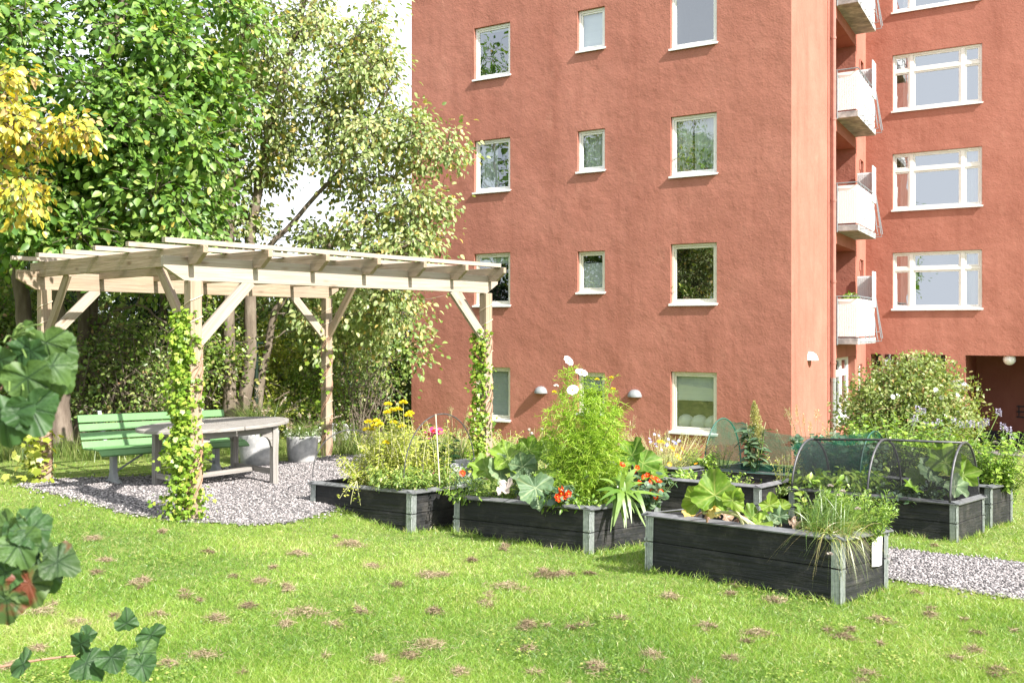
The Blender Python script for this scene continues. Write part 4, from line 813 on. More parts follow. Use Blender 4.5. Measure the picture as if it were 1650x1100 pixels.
# ================================================================ raised beds
BED = {}
def make_bed(key, Np, yaw, Lx, Wy, gx, gy, label, soil=.30, H=.40, dig=.06):
    e1 = V3(-math.sin(yaw), math.cos(yaw), 0); e2 = V3(math.cos(yaw), math.sin(yaw), 0)
    e1[2] = gx*e1[0]+gy*e1[1]; e2[2] = gx*e2[0]+gy*e2[1]; l1, l2 = np.linalg.norm(e1), np.linalg.norm(e2); e1 /= l1; e2 /= l2; Lx *= l1; Wy *= l2
    upb = nrm(np.cross(e2, e1)); Np = np.asarray(Np, float); t = thing('raised_bed', label, 'raised bed', Np, 'black boarded raised garden beds')
    T = .022; c = [Np, Np+e1*Lx, Np+e1*Lx+e2*Wy, Np+e2*Wy]  # N, L, B, R
    sides = [(0, 1, e1, Lx, e2), (1, 2, e2, Wy, -e1), (3, 2, e1, Lx, -e2), (0, 3, e2, Wy, e1)]
    for (i, j, ex, ln, inn) in sides:
        for tier in (0, 1):
            z0, z1 = (-dig, .198) if tier == 0 else (.202, H); m = MB(); k = .0 if ex is e1 else T
            m.box(c[i]+upb*z0+ex*(k+.001)+inn*(.001), ex, inn, upb, ln-2*k-.002, T-.002, z1-z0); m.build('board', M['black'], t, bevel=.004)
    # zinc corner hinges, one per tier and corner
    for ci, (da, db, ia, ib) in enumerate(((e1, e2, e2, e1), (-e1, e2, e2, -e1), (-e1, -e2, -e2, -e1), (e1, -e2, -e2, e1))):
        for tier in (0, 1):
            z0, z1 = (-dig, .195) if tier == 0 else (.205, H-.012); m = MB(); hh = z1-z0; w_ = .054
            for (d, inn) in ((da, ib if False else db), (db, da)):
                outn = -inn
                m.box(c[ci]+d*.006+outn*.004+upb*z0, upb, d, outn, hh, w_, .004)
                for s in (.018, .038): m.box(c[ci]+d*(s)+outn*.007+upb*z0, upb, d, outn, hh, .006, .004)
                for q in range(5): m.box(c[ci]+d*.01+outn*.0075+upb*(z0+.02+q*(hh-.04)/4), d, upb, outn, w_-.01, .003, .003)
            cc = c[ci]-da*.004-db*.004; m.tube([cc+upb*z0, cc+upb*z1], .008, 8)
            for q in (0.0, .95): m.box(cc-da*.012-db*.012+upb*(z0+(hh-.02)*q), upb, da, db, .02, .02, .02)
            m.build('corner_hinge', M['zinc'], t)
    # overhanging rim strips, sloping outwards
    for (i, j, ex, ln, inn) in sides:
        m = MB(); o = c[i]-ex*.035+upb*(H+.002); m.prism([(-.038, -.012), (.03, .012), (.03, .02), (-.04, -.003)], inn, upb, o, ex*(ln+.07)); m.build('rim', M['rim'], t)
    s = MB(); n1, n2 = 26, 18; b0 = 0
    for a in range(n1+1):
        for b in range(n2+1):
            x, y = a/n1, b/n2; s.v.append(Np+e1*(T+(Lx-2*T)*x)+e2*(T+(Wy-2*T)*y)+upb*(soil+.02*math.sin(a*1.3+b*.7)*math.sin(b*1.1)+random.gauss(0, .008)))
    for a in range(n1):
        for b in range(n2): q = a*(n2+1)+b; s.face([q, q+n2+1, q+n2+2, q+1])
    s.build('soil', M['soil'], t, smooth=True)
    BED[key] = dict(N=Np, e1=e1, e2=e2, up=upb, L=Lx, W=Wy, soil=soil, c=c)
    BEDS_FOOT.append([tuple(p[:2]) for p in (c[0], c[1], c[2], c[3])]); return t
def bp(key, i, j, h=None):
    b = BED[key]; return b['N']+b['e1']*b['L']*i+b['e2']*b['W']*j+b['up']*(b['soil'] if h is None else h)
make_bed('front', (2.157, 6.034, -.014), .826, 1.527, .80, -.035, -.088, 'raised bed nearest the camera with rhubarb, chives and a white paper on its short side')
make_bed('cosmos', (.649, 7.719, -.15), .878, 1.548, 1.1, -.015, -.103, 'raised bed crowded with squash, tall feathery cosmos and red nasturtiums')
make_bed('daisy', (-.943, 8.584, -.169), .95, 1.36, 1.0, -.01, -.07, 'raised bed beside the gravel patio with tall yellow flowers and wire hoops')
make_bed('weeds', (2.687, 9.992, -.36), .926, 1.25, 1.27, -.014, -.058, 'half empty raised bed of low weeds behind the rhubarb')
make_bed('blacknet', (4.475, 9.249, -.401), .871, 1.75, 1.08, -.026, -.072, 'raised bed under the black net tunnel')
make_bed('hyssop', (5.496, 10.555, -.459), .802, 1.7, .80, -.035, -.064, 'grey sided raised bed at the far right overflowing with leafy herbs')
make_bed('greennet', (4.02, 11.1, -.47), .90, 1.85, 1.1, -.02, -.06, 'raised bed under the green net near the building corner')
make_bed('wild', (2.12, 11.5, -.40), .90, 1.3, .85, -.02, -.06, 'raised bed of blue and orange wild flowers by the red gable')
def things_mesh(o, lab, cat, group=None): return tag(o, lab, cat, group)
def upv(n): return np.tile([0, 0, 1.], (n, 1))
def stemline(mb, base, tip, r, sag=None): mb.tube(curve(base, tip, sag if sag is not None else (random.gauss(0, .02), random.gauss(0, .02), 0), 5), [r, r*.9, r*.8, r*.65, r*.5], 5)
def leafy(T, stems, mat, size, per, tpl=None, name='leaves', up_=.4, spread=.05, t0=.15):
    """leaves set along stem curves"""
    pos, ax, no = [], [], []
    for pts in stems:
        pts = np.array(pts); n = len(pts)
        for k in range(per):
            t = t0+(1-t0)*(k+random.random())/per; f = t*(n-1); i = min(int(f), n-2); p = pts[i]+(pts[i+1]-pts[i])*(f-i); d = nrm(pts[i+1]-pts[i])
            o = nrm(np.cross(d, [random.gauss(0, 1) for _ in range(3)])); pos.append(p+o*spread*random.random()*.4); ax.append(o+up_*np.array([0, 0, 1])*random.uniform(-.3, 1)); no.append(np.array([random.gauss(0, .4), random.gauss(0, .4), .7])+SUN*.4+o*.1)
    return scatter(name, tpl or T_OV, pos, ax, no, np.array(size)*RNG.uniform(.6, 1.25, len(pos)), M[mat], T)
def heads(T, pts, size, mat, name, tpl=None, facing=(0.3, -.6, .6), centre=None, jit=.3, label=None):
    """each flower head its own part, with its centre as a sub-part"""
    for p in pts:
        f = nrm(np.array(facing)+np.array([random.gauss(0, jit) for _ in range(3)])); a = nrm(np.cross(f, (0.2, .9, .1)))
        s = size*random.uniform(.85, 1.15); o = scatter(name, tpl or T_FL, [p], [a], [f], [s], M[mat], T)
        if centre: m = MB(); m.ball(np.asarray(p)+f*s*.01, s*(.07 if mat == 'fl_white' else .13), 8, 6); m.build('flower_centre', M[centre], o, smooth=True)
def button_heads(T, pts, size, mat, name):
    for p in pts:
        n = 60; d = unit(n); d[:, 2] = np.abs(d[:, 2])*.8+.1; scatter(name, T_DIA, np.asarray(p)+d*size*.28*[1, 1, .6], d, unit(n), size*.46, M[mat], T)
def bush_stems(base, n, h, sp, jit=.03, lean=(0, 0)):
    out = []
    for _ in range(n):
        a = random.random()*6.28; r = sp*math.sqrt(random.random()); hh = h*random.uniform(.65, 1.05)
        b0 = np.asarray(base, float)+V3(math.cos(a)*r*.35, math.sin(a)*r*.35, 0); out.append(curve(b0, b0+V3(math.cos(a)*r*.8+lean[0], math.sin(a)*r*.8+lean[1], hh), (random.gauss(0, jit), random.gauss(0, jit), 0), 6))
    return out
def plant(name, label, base, n, h, sp, mat, leaf, per, tpl=None, stem='stem', r=.004, group=None, cat='plant', up_=.4, lean=(0, 0), lname='leaves', t0=.15):
    T = thing(name, label, cat, base, group); st = bush_stems(base, n, h, sp, lean=lean); m = MB()
    for s in st: m.tube(s, [r, r*.95, r*.9, r*.8, r*.65, r*.4], 5)
    m.build('stems', M[stem], T); leafy(T, st, mat, leaf, per, tpl, lname, up_, t0=t0); return T, st
def near(px, py, d): return P(px, py, d)
# ---------------------------------------------------------------- yellow daisy bed
rr = [(397, 197), (548, 180), (445, 255), (500, 248), (390, 280), (615, 285), (595, 310), (285, 362), (265, 410), (188, 445), (235, 450), (450, 378), (538, 415), (380, 575), (315, 395), (205, 370)]
ypx = [(560+x/6.109, 620+y/6.109) for x, y in rr]
def tall_stand(lab, pts, mat, per, leaf, base_fn, flower, fs, extra=0, n_extra_h=.7):
    T = thing('tall_flower_plant', lab, 'plant', base_fn(0.5)); st = []; m = MB()
    for p in pts: b = base_fn(random.random()); b = b*.55+np.array([p[0], p[1], b[2]])*.45; st.append(curve(b, p, (random.gauss(0, .025), random.gauss(0, .025), 0), 7))
    for _ in range(extra):
        b = base_fn(random.random()); st.append(curve(b, b+V3(random.gauss(0, .10), random.gauss(0, .08), n_extra_h*random.uniform(.4, 1.05)), (random.gauss(0, .03), random.gauss(0, .03), 0), 7))
    for s in st: m.tube(s, [.0045, .004, .004, .0035, .003, .0025, .002], 5)
    m.build('stems', M['palestem'], T); leafy(T, st, mat, leaf, per, T_LAN, 'leaves', .7, t0=.05)
    if flower: button_heads(T, pts, fs, flower, 'flower')
    return T
dep = lambda px: 9.15+(px-620)*-.004
pts_l = [near(px, py, dep(px)+random.uniform(-.12, .25)) for px, py in ypx if px < 622]; pts_r = [near(px, py, dep(px)+random.uniform(-.12, .25)) for px, py in ypx if px >= 622]
tall_stand('tall yellow button flowers with pale stems, left half of the stand', pts_l, 'leaf_yg', 60, .042, lambda r_: bp('daisy', .45+.4*r_, .35+.4*random.random()), 'fl_yellow', .066, 40, .75)
tall_stand('tall yellow button flowers against the dark hedge, right half of the stand', pts_r, 'leaf_yg', 60, .042, lambda r_: bp('daisy', .12+.4*r_, .35+.4*random.random()), 'fl_yellow', .066, 40, .8)
plant('low_herb', 'tangle of pale green herbs filling the near corner of the daisy bed', bp('daisy', .22, .35), 110, .32, .46, 'leaf_herb', .042, 44, T_LAN, r=.003)
plant('low_herb', 'yellowing herbs filling the middle of the daisy bed', bp('daisy', .55, .45), 110, .38, .46, 'leaf_yg', .04, 40, T_LAN, r=.003, stem='palestem')
plant('low_herb', 'green seedlings along the right end of the daisy bed', bp('daisy', .15, .8), 80, .22, .4, 'leaf_blue', .03, 26, T_LAN, r=.003)
T, st = plant('bean_vine', 'thin pale vine trailing over the front board of the daisy bed', near(566, 772, 9.05), 1, .05, .05, 'leaf_yg', .04, 4, T_OV)
vst = [curve(near(575, 775, 8.96), near(*e, 8.93), (0, -.03, .03), 6) for e in ((547, 803), (565, 812), (581, 814), (556, 798))]; m = MB()
for s in vst: m.tube(s, .003, 5)
m.build('trailing_stem', M['palestem'], T); leafy(T, vst, 'leaf_yg', .035, 9, T_OV, 'trailing_leaves')
# bamboo stakes and wire hoops
m = MB(); a, b = near(702, 667, 8.95), near(708.5, 783, 8.95); m.tube([a, b+(b-a)*.12], .0065, 8); o = m.build('bamboo_stake', M['bamboo'], None); tag(o, 'tall pale bamboo stake standing in the daisy bed', 'stake')
for px, y0, y1, lb in ((622.5, 764, 783, 'short bamboo stick left of the others in the daisy bed'), (681, 748, 782, 'short leaning bamboo stick left of the tall stake'), (724, 758, 783, 'short bamboo stick right of the tall stake')):
    m = MB(); m.tube([near(px+1, y0, 9), near(px, y1+6, 9)], .005, 6); tag(m.build('bamboo_stake', M['bamboo'], None), lb, 'stake')
def hoop(p0, p1, h, lab, r=.006, lean=(0, 0, 0)):
    m = MB(); pts = [p0*(1-(.5-.5*math.cos(t)))+p1*(.5-.5*math.cos(t))+up*h*math.sin(t)**.8+np.array(lean)*math.sin(t) for t in np.linspace(0, math.pi, 26)]; m.tube(pts, r, 6); tag(m.build('wire_hoop', M['steel'], None), lab, 'hoop', 'wire hoops over the daisy bed')
hoop(near(650, 789, 8.72), near(765, 768, 9.35), .68, 'wire hoop at the corner end of the daisy bed')
hoop(near(504, 770, 9.7), near(612, 752, 10.3), .46, 'wire hoop at the patio end of the daisy bed')
# pink dahlias behind
T, st = plant('dahlia', 'dark leaved dahlia with deep pink blooms behind the tall bamboo stake', onground(-.85, 10.35), 16, .72, .22, 'leaf_dark', .11, 11, T_OV, r=.006)
heads(T, [near(560+x/6.109, 616+y/6.109, 10.0) for x, y in ((790, 515), (812, 495), (835, 478), (848, 470), (905, 478), (770, 530))], .11, 'fl_pink', 'flower', tpl_flower(11, .25, .8), centre='fl_red')
heads(T, [near(699, 760, 9.6), near(710.5, 767, 9.6), near(726, 774, 9.4), near(729, 773, 9.4), near(683, 770, 9.4)], .06, 'fl_pink', 'flower', tpl_flower(9, .25, .8))
# ---------------------------------------------------------------- cosmos bed
cb_ = near(955, 812, 8.25)
T = thing('cosmos_plant', 'tall feathery green cosmos with three white blooms', 'plant', bp('cosmos', .22, .35)); m = MB(); st = []
tips = [(916, 590), (937, 606), (923, 634), (897, 628), (985, 612), (965, 622), (1000, 640), (885, 655), (905, 660), (940, 640), (970, 650), (990, 675), (878, 690), (930, 690), (960, 690), (1000, 700), (895, 720), (915, 740), (945, 730), (985, 730), (1000, 745), (900, 770), (930, 780), (960, 780), (985, 775), (950, 660), (975, 690), (1002, 680), (955, 640), (968, 700), (940, 760), (912, 690), (990, 650), (978, 640), (945, 625), (950, 700)]
rootp = bp('cosmos', .24, .42)
for (px, py) in tips:
    e = near(px, py, 8.3+random.uniform(-.25, .25)); st.append(curve(rootp+V3(random.gauss(0, .05), random.gauss(0, .05), 0), e, (random.gauss(0, .03), random.gauss(0, .03), .03), 7))
for s in st: m.tube(s, [.007, .006, .005, .004, .0035, .003, .002], 5)
m.build('stems', M['stem'], T)
B, D, Ln, Bn = [], [], [], []
for s in st:
    s = np.array(s)
    for k in range(105):
        t = .06+.93*random.random(); f = t*6; i = min(int(f), 5); p = s[i]+(s[i+1]-s[i])*(f-i); d0 = nrm(np.cross(s[i+1]-s[i], [random.gauss(0, 1) for _ in range(3)]))+V3(0, 0, random.uniform(-.1, .8)); d0 = nrm(d0); ll = random.uniform(.07, .15); 
        B.append(p); D.append(d0); Ln.append(ll); Bn.append(V3(0, 0, -.03))
        for j in range(9):   # thread-like leaflets
            q = p+d0*ll*(j+1)/9-V3(0, 0, .03)*((j+1)/9)**2; e = nrm(np.cross(d0, [random.gauss(0, 1) for _ in range(3)])+d0*.8)
            B.append(q); D.append(e); Ln.append(random.uniform(.03, .06)); Bn.append(V3(0, 0, -.012))
ribbons('feathery_leaves', B, D, np.array(Ln), Bn, .0062, M['feather'], T, k=3)
heads(T, [near(916, 581, 8.15)], .10, 'fl_white', 'flower', tpl_flower(8, .12, .9), (.5, -.55, .45), 'fl_yellow', .05); heads(T, [near(937, 600, 8.1)], .105, 'fl_white', 'flower', tpl_flower(8, .05, .9), (.2, -.45, .8), 'fl_yellow', .05); heads(T, [near(923, 628, 8.05)], .11, 'fl_white', 'flower', tpl_flower(8, .05, .92), (-.3, -.75, .6), 'fl_yellow', .05)
button_heads(T, [near(896, 622, 8.1)], .035, 'fl_white', 'bud'); button_heads(T, [near(962, 612, 8.2), near(985, 609, 8.2), near(988, 627, 8.2), near(893, 632, 8.1)], .035, 'fl_yellow', 'bud')
# squash
def big_plant(name, lab, root_, leaves, mat, stemmat='stem', r=.011, cat='plant', lobes=5, depth=.28, extra=None, wav=.075):
    T = thing(name, lab, cat, root_); sp = []
    for (px, py, d, size, axis, normal, cup, droop) in leaves:
        m = MB()
        c = near(px, py, d); a = nrm(axis); b0 = c-a*size*.42; m.tube(curve(root_+V3(random.gauss(0, .03), random.gauss(0, .03), 0), b0, (0, 0, .05), 7), [r, r, r*.95, r*.9, r*.85, r*.8, r*.7], 7); m.build('leaf_stalk', M[stemmat], T); sp.append((b0, a, nrm(normal), size, cup+.08, droop+.12))
    for k, s in enumerate(sp): big_leaf([s], 'leaf', M[mat if not extra or k not in extra else extra[k]], T, lobes=lobes, depth=depth, wav=wav)
    return T
sq = bp('cosmos', .55, .3)
big_plant('squash_plant', 'squash with broad lobed leaves, one grey green leaf hanging over the rim', sq, [
    (820, 738, 8.5, .34, (-.8, -.1, .35), (.2, -.7, .7), .15, .1), (806, 757, 8.45, .27, (-.5, -.3, .5), (.4, -.7, .5), .1, .1), (863, 785, 8.0, .33, (.15, -.45, -.85), (.2, -.8, .55), .1, .15), (784, 757, 8.55, .3, (-.9, .0, .3), (0, -.6, .8), .2, .1),
    (852, 725, 8.6, .24, (.3, .1, .9), (.1, -.9, .3), .2, .1), (880, 728, 8.7, .26, (.7, .1, .5), (-.2, -.7, .6), .2, .1), (842, 752, 8.4, .26, (-.1, -.2, .6), (.1, -.9, .5), .1, .1), (878, 760, 8.3, .24, (.4, -.5, .1), (.1, -.5, .8), .1, .2), (902, 738, 8.9, .24, (.2, .3, .8), (.2, -.9, .4), .1, .1)], 'squash', extra={1: 'squashblue', 2: 'squashblue', 6: 'squashblue'}, depth=.2)
big_plant('squash_plant', 'squash with upright yellow green leaves behind the red nasturtiums', bp('cosmos', .0, .75), [(1018, 733, 8.7, .30, (.5, .2, .8), (-.5, -.5, .6), .25, .1), (1036, 746, 8.8, .32, (.8, .1, .2), (.1, -.5, .8), .15, .15), (1003, 757, 8.5, .22, (-.2, -.4, .5), (.2, -.8, .5), .1, .1), (1050, 762, 8.75, .24, (.7, -.3, -.1), (.2, -.6, .7), .1, .1)], 'squash', depth=.2)
m_ = big_leaf([(near(803, 788, 8.12), nrm((.6, -.3, .1)), nrm((.1, -.6, .7)), .17, .3, -.3)], 'withered_leaf', M['fl_beige'], None, depth=.2, wav=.12); tag(m_, 'withered beige leaf lying on the rim below the squash', 'dead leaf')
plant('carrot_tops', 'bright lacy carrot foliage hanging over the left corner of the cosmos bed', bp('cosmos', .93, .25), 34, .26, .38, 'leaf_lush', .042, 34, T_LAN, r=.003, lean=(-.06, -.03))
T = thing('marigold', 'single orange flower above the carrot foliage', 'plant', bp('cosmos', .95, .6)); m = MB(); q = near(745, 762, 8.95); m.tube(curve(bp('cosmos', .95, .6), q, (0, 0, 0), 5), .004, 6); m.build('stems', M['stem'], T); heads(T, [q], .075, 'fl_red', 'flower', tpl_flower(10, .08, .85), (.2, -.9, .3), 'fl_orange', .05)
plant('leafy_filler', 'dense dark green leaves under the squash', bp('cosmos', .5, .55), 50, .42, .5, 'leaf_blue', .05, 22, T_OV, r=.004)
plant('leafy_filler', 'low fresh green leaves at the foot of the cosmos', bp('cosmos', .2, .2), 40, .22, .36, 'leaf_lush', .05, 18, T_LAN, r=.003)
# nasturtiums
def nasturtium(lab, base, fl, n, h, sp):
    T, st = plant('nasturtium', lab, base, n, h, sp, 'leaf_blue', .06, 8, T_RND, r=.003, up_=.2); heads(T, fl, .062, 'fl_red', 'flower', tpl_flower(5, .3, .7), (.35, -.75, .4), 'fl_orange', .35); return T
f1 = [(903, 789), (916, 795), (898, 800), (907, 786), (904, 795), (899, 805), (911, 799)]; f2 = [(1027, 753), (1030, 777), (1043, 765), (1052, 769), (1058, 772), (1020, 761), (1003, 748), (1053, 798), (1060, 794), (1065, 791), (1036, 768), (1048, 776), (1062, 774), (1014, 770), (1057, 801), (1050, 792)]
nasturtium('nasturtium with a tight cluster of red blooms at the rim below the cosmos', near(905, 806, 7.95), [near(x, y, 7.72) for x, y in f1], 16, .12, .16)
nasturtium('nasturtium with scattered scarlet blooms at the right corner of the cosmos bed', bp('cosmos', .04, .75), [near(x, y, 8.0+(x-1000)*.004) for x, y in f2], 46, .36, .36)
# broad strap leaves hanging over the short side
T = thing('strap_leaved_plant', 'plant with long glossy strap leaves drooping over the short side of the cosmos bed', 'plant', bp('cosmos', .06, .35)); ends = [(985, 830), (1012, 850), (1025, 845), (1000, 825), (1040, 815), (990, 855), (975, 815), (1035, 780), (960, 790), (1020, 770), (990, 765), (1008, 760), (975, 770), (1046, 800), (1000, 800), (1015, 835)]; rt = near(1003, 795, 7.95)
B, D, Ln, Bn, Wd, Sd = [], [], [], [], [], []
for (px, py) in ends+[(x_+random.uniform(-18, 18), y_+random.uniform(-14, 14)) for x_, y_ in ends]:
    e = near(px, py, 7.75 if py > 800 else 7.95+random.uniform(-.1, .2)); up_h = random.uniform(.10, .34); d = (e-rt)*.5+V3(0, 0, up_h); B.append(rt+V3(random.gauss(0, .03), random.gauss(0, .03), 0)); Ln.append(np.linalg.norm(d)); D.append(nrm(d)); Bn.append(e-rt-d); Wd.append(random.uniform(.032, .055)); Sd.append(nrm(np.cross(e-rt, V3(.2, -.6, .8))))
ribbons('leaves', B, D, np.array(Ln), Bn, np.array(Wd), M['strap'], T, k=9, side=np.array(Sd), belly=1)
# dry seed heads
T = thing('seed_heads', 'dry round poppy heads on bare stalks in front of the red gable', 'plant', onground(.3, 10.8)); m = MB(); hd = [near(852.5, 692, 10.8), near(856.5, 698, 10.8), near(873, 691, 10.8), near(844, 712, 10.8), near(861, 690, 10.9)]
for q in hd: m.tube(curve(V3(q[0]+random.gauss(0, .03), q[1], float(gz(q[0], q[1]))), q, (random.gauss(0, .02), 0, 0), 5), .0045, 5)
m.build('stems', M['drystem'], T)
for q in hd[:3]: m = MB(); m.ball(q, .02, 8, 6); m.build('seed_head', M['fl_beige'], T, smooth=True)
# ---------------------------------------------------------------- front bed
rh = near(1212, 848, 6.55)
big_plant('rhubarb', 'rhubarb with one big upright crinkled yellow green leaf on a pale stalk', rh, [(1152, 797, 6.5, .31, (.02, .1, 1), (-.1, -.95, .15), .12, .08), (1124, 808, 6.65, .21, (-.35, .1, .8), (-.6, -.75, .3), .25, .1), (1180, 806, 6.45, .17, (.5, -.05, .8), (.25, -.9, .2), .18, .1)], 'rhubarb', 'palestem', r=.013, lobes=3, depth=.22, wav=.10)
big_plant('rhubarb', 'lower rhubarb leaves lying across the middle of the front bed', near(1190, 850, 6.75), [(1212, 834, 6.7, .21, (.9, -.2, .05), (0, -.6, .8), .1, .1), (1240, 814, 6.75, .16, (.15, 0, 1), (.25, -.9, .3), .2, .1), (1260, 816, 6.8, .12, (.9, .1, .3), (.1, -.8, .6), .2, .1), (1222, 842, 6.6, .17, (.8, -.4, -.1), (.1, -.4, .9), .1, .1)], 'rhubarb', 'redstem', r=.009, lobes=3, depth=.25, wav=.1)
big_plant('kale_leaf', 'small frilly pale green leaf right of the rhubarb', near(1262, 850, 6.7), [(1256, 832, 6.65, .14, (.1, 0, 1), (.1, -.95, .3), .1, .1), (1243, 842, 6.6, .11, (-.5, 0, .7), (0, -.9, .4), .1, .1)], 'squashblue', 'palestem', r=.006, lobes=7, depth=.3, wav=.14)
T = big_plant('rhubarb', 'withering rhubarb with small yellow and orange leaves low in the front bed', near(1138, 840, 6.75), [(1141, 817, 6.65, .15, (.4, -.2, .5), (-.1, -.8, .5), .2, .2), (1150, 823, 6.6, .13, (.8, -.2, .1), (0, -.7, .6), .2, .2), (1170, 832, 6.75, .11, (.8, .2, .1), (0, -.8, .5), .2, .2), (1112, 829, 6.9, .11, (-.6, .2, .3), (0, -.8, .5), .2, .2)], 'rhubarb', 'redstem', r=.009, lobes=3, extra={0: 'yellow_leaf', 1: 'yellow_leaf', 2: 'dead_leaf', 3: 'yellow_leaf'}, wav=.12)
m = MB(); t_ = big_leaf([(near(1270, 846, 6.6), nrm((.9, .2, .1)), nrm((0, -.5, .8)), .10, .3, -.2)], 'dry_leaf', M['dead_leaf'], None, wav=.15); tag(t_, 'curled brown leaf on the soil beside the chives', 'dead leaf')
# chives
T = thing('chives', 'clump of green and straw coloured chives spilling over the front corner', 'plant', near(1338, 850, 6.22)); n = 620; cc = near(1335, 852, 6.25)
b = np.column_stack([cc[0]+RNG.normal(0, .075, n), cc[1]+RNG.normal(0, .075, n), np.full(n, cc[2]-.03)]); o = RNG.normal(0, 1, (n, 3))*[1, 1, 0]+[.75, -.05, 0]; o = nr(o)
dr = RNG.uniform(0, 1, n); ribbons('chive_leaves', b, o*(.15+.5*dr[:, None])+[0, 0, 1], RNG.uniform(.18, .40, n), o*(.06+.10*dr[:, None])+np.column_stack([np.zeros(n), np.zeros(n), -.06-.42*dr**1.5]), .0048, M['chive'], T, k=7, rnd=np.clip(dr*.75+RNG.normal(.1, .18, n), 0, 1))
nb = 46; b2 = np.tile(near(1352, 862, 6.08), (nb, 1))+RNG.normal(0, .05, (nb, 3))*[1, 1, .2]; o2 = nr(RNG.normal(0, .8, (nb, 3))*[1, 1, 0]+[.3, -.5, 0]); ribbons('drooping_leaves', b2, o2+[0, 0, .4], RNG.uniform(.12, .22, nb), np.column_stack([o2[:, :2]*.03, -RNG.uniform(.2, .42, nb)]), .005, M['chive'], T, k=8, rnd=RNG.uniform(.35, .95, nb))
button_heads(T, [near(1358, 792, 6.4), near(1338, 783, 6.5), near(1382, 820, 6.3), near(1337, 893, 5.95), near(1353, 798, 6.4)], .032, 'fl_beige', 'seed_head')
# tarragon and sage
T, st = plant('tarragon', 'upright bush of fine needle leaves in the right end of the front bed', bp('front', .07, .62), 100, .38, .24, 'leaf_lush', .037, 52, T_NAR, r=.003, up_=1.2, lname='needle_leaves')
T, st = plant('tarragon', 'second looser clump of fine green shoots behind the chives', bp('front', .17, .7), 30, .36, .16, 'leaf_herb', .035, 40, T_NAR, r=.003, up_=1.2, lname='needle_leaves')
T, st = plant('sage', 'grey green sage with broad leaves left of the chives', bp('front', .30, .78), 22, .34, .16, 'leaf_herb', .06, 10, T_OV, r=.004)
m = MB(); q0 = near(1393, 857, 6.33); b = BED['front']; pe, pu, pn = b['e2'], b['up'], -b['e1']; o_ = b['N']+b['e2']*b['W']*.62-b['e1']*.009+b['up']*.17
i0 = 0; nx = 8
for i in range(nx+1):
    for j in range(7): s_, t_ = i/nx, j/6; m.v.append(o_+pe*.17*s_+pu*.20*t_+pn*(.006+.018*math.sin(s_*3.0)*(1-t_)**1.5+.008*s_*t_))
for i in range(nx):
    for j in range(6): k = i*7+j; m.face([k, k+7, k+8, k+1])
o = m.build('paper_sheet', M['paper'], None, smooth=True); tag(o, 'blank white sheet of paper fixed to the short side of the front bed', 'paper')
# ---------------------------------------------------------------- weeds bed
plant('low_herb', 'low fresh weeds in the near end of the half empty bed', bp('weeds', .25, .5, .22), 60, .17, .5, 'leaf_herb', .035, 22, T_LAN, r=.003)
plant('low_herb', 'low weeds in the far end of the half empty bed', bp('weeds', .75, .6, .22), 50, .2, .45, 'leaf_lush', .04, 18, T_OV, r=.003)
plant('weed_stalk', 'pale weed stalks rising between the weeds and the green net', bp('weeds', .12, .85), 14, .42, .25, 'leaf_yg', .03, 20, T_LAN, r=.003, stem='palestem')
plant('low_herb', 'dark green leaves between the cosmos bed and the half empty bed', bp('weeds', .98, .2, .28), 40, .22, .35, 'leaf_lush', .05, 14, T_OV, r=.003)
# ---------------------------------------------------------------- wild flowers
T, st = plant('wild_flowers', 'loose stand of blue and orange wild flowers with dry grassy stems', bp('wild', .35, .5), 130, .52, .62, 'leaf_yg', .03, 24, T_NAR, stem='palestem', r=.003)
wf = lambda L_: [near(1000+x/7.855, 660+y/7.855, 11.6) for x, y in L_]
heads(T, wf([(490, 400), (665, 495), (745, 610), (620, 690), (780, 490), (955, 680), (630, 465), (720, 580)]), .065, 'fl_orange', 'orange_flower'); heads(T, wf([(415, 580), (540, 405)]), .06, 'fl_yellow', 'yellow_flower')
heads(T, wf([(370, 365), (430, 310), (485, 325), (445, 430), (455, 460), (590, 440), (690, 415), (740, 390), (605, 370), (665, 400), (380, 405), (520, 505), (575, 455), (705, 425)]), .045, 'fl_blue', 'blue_flower')
plant('low_herb', 'lime green leafy tuft at the right end of the wild flower bed', bp('wild', .05, .75), 30, .30, .22, 'leaf_lush', .05, 14, T_OV, r=.003)
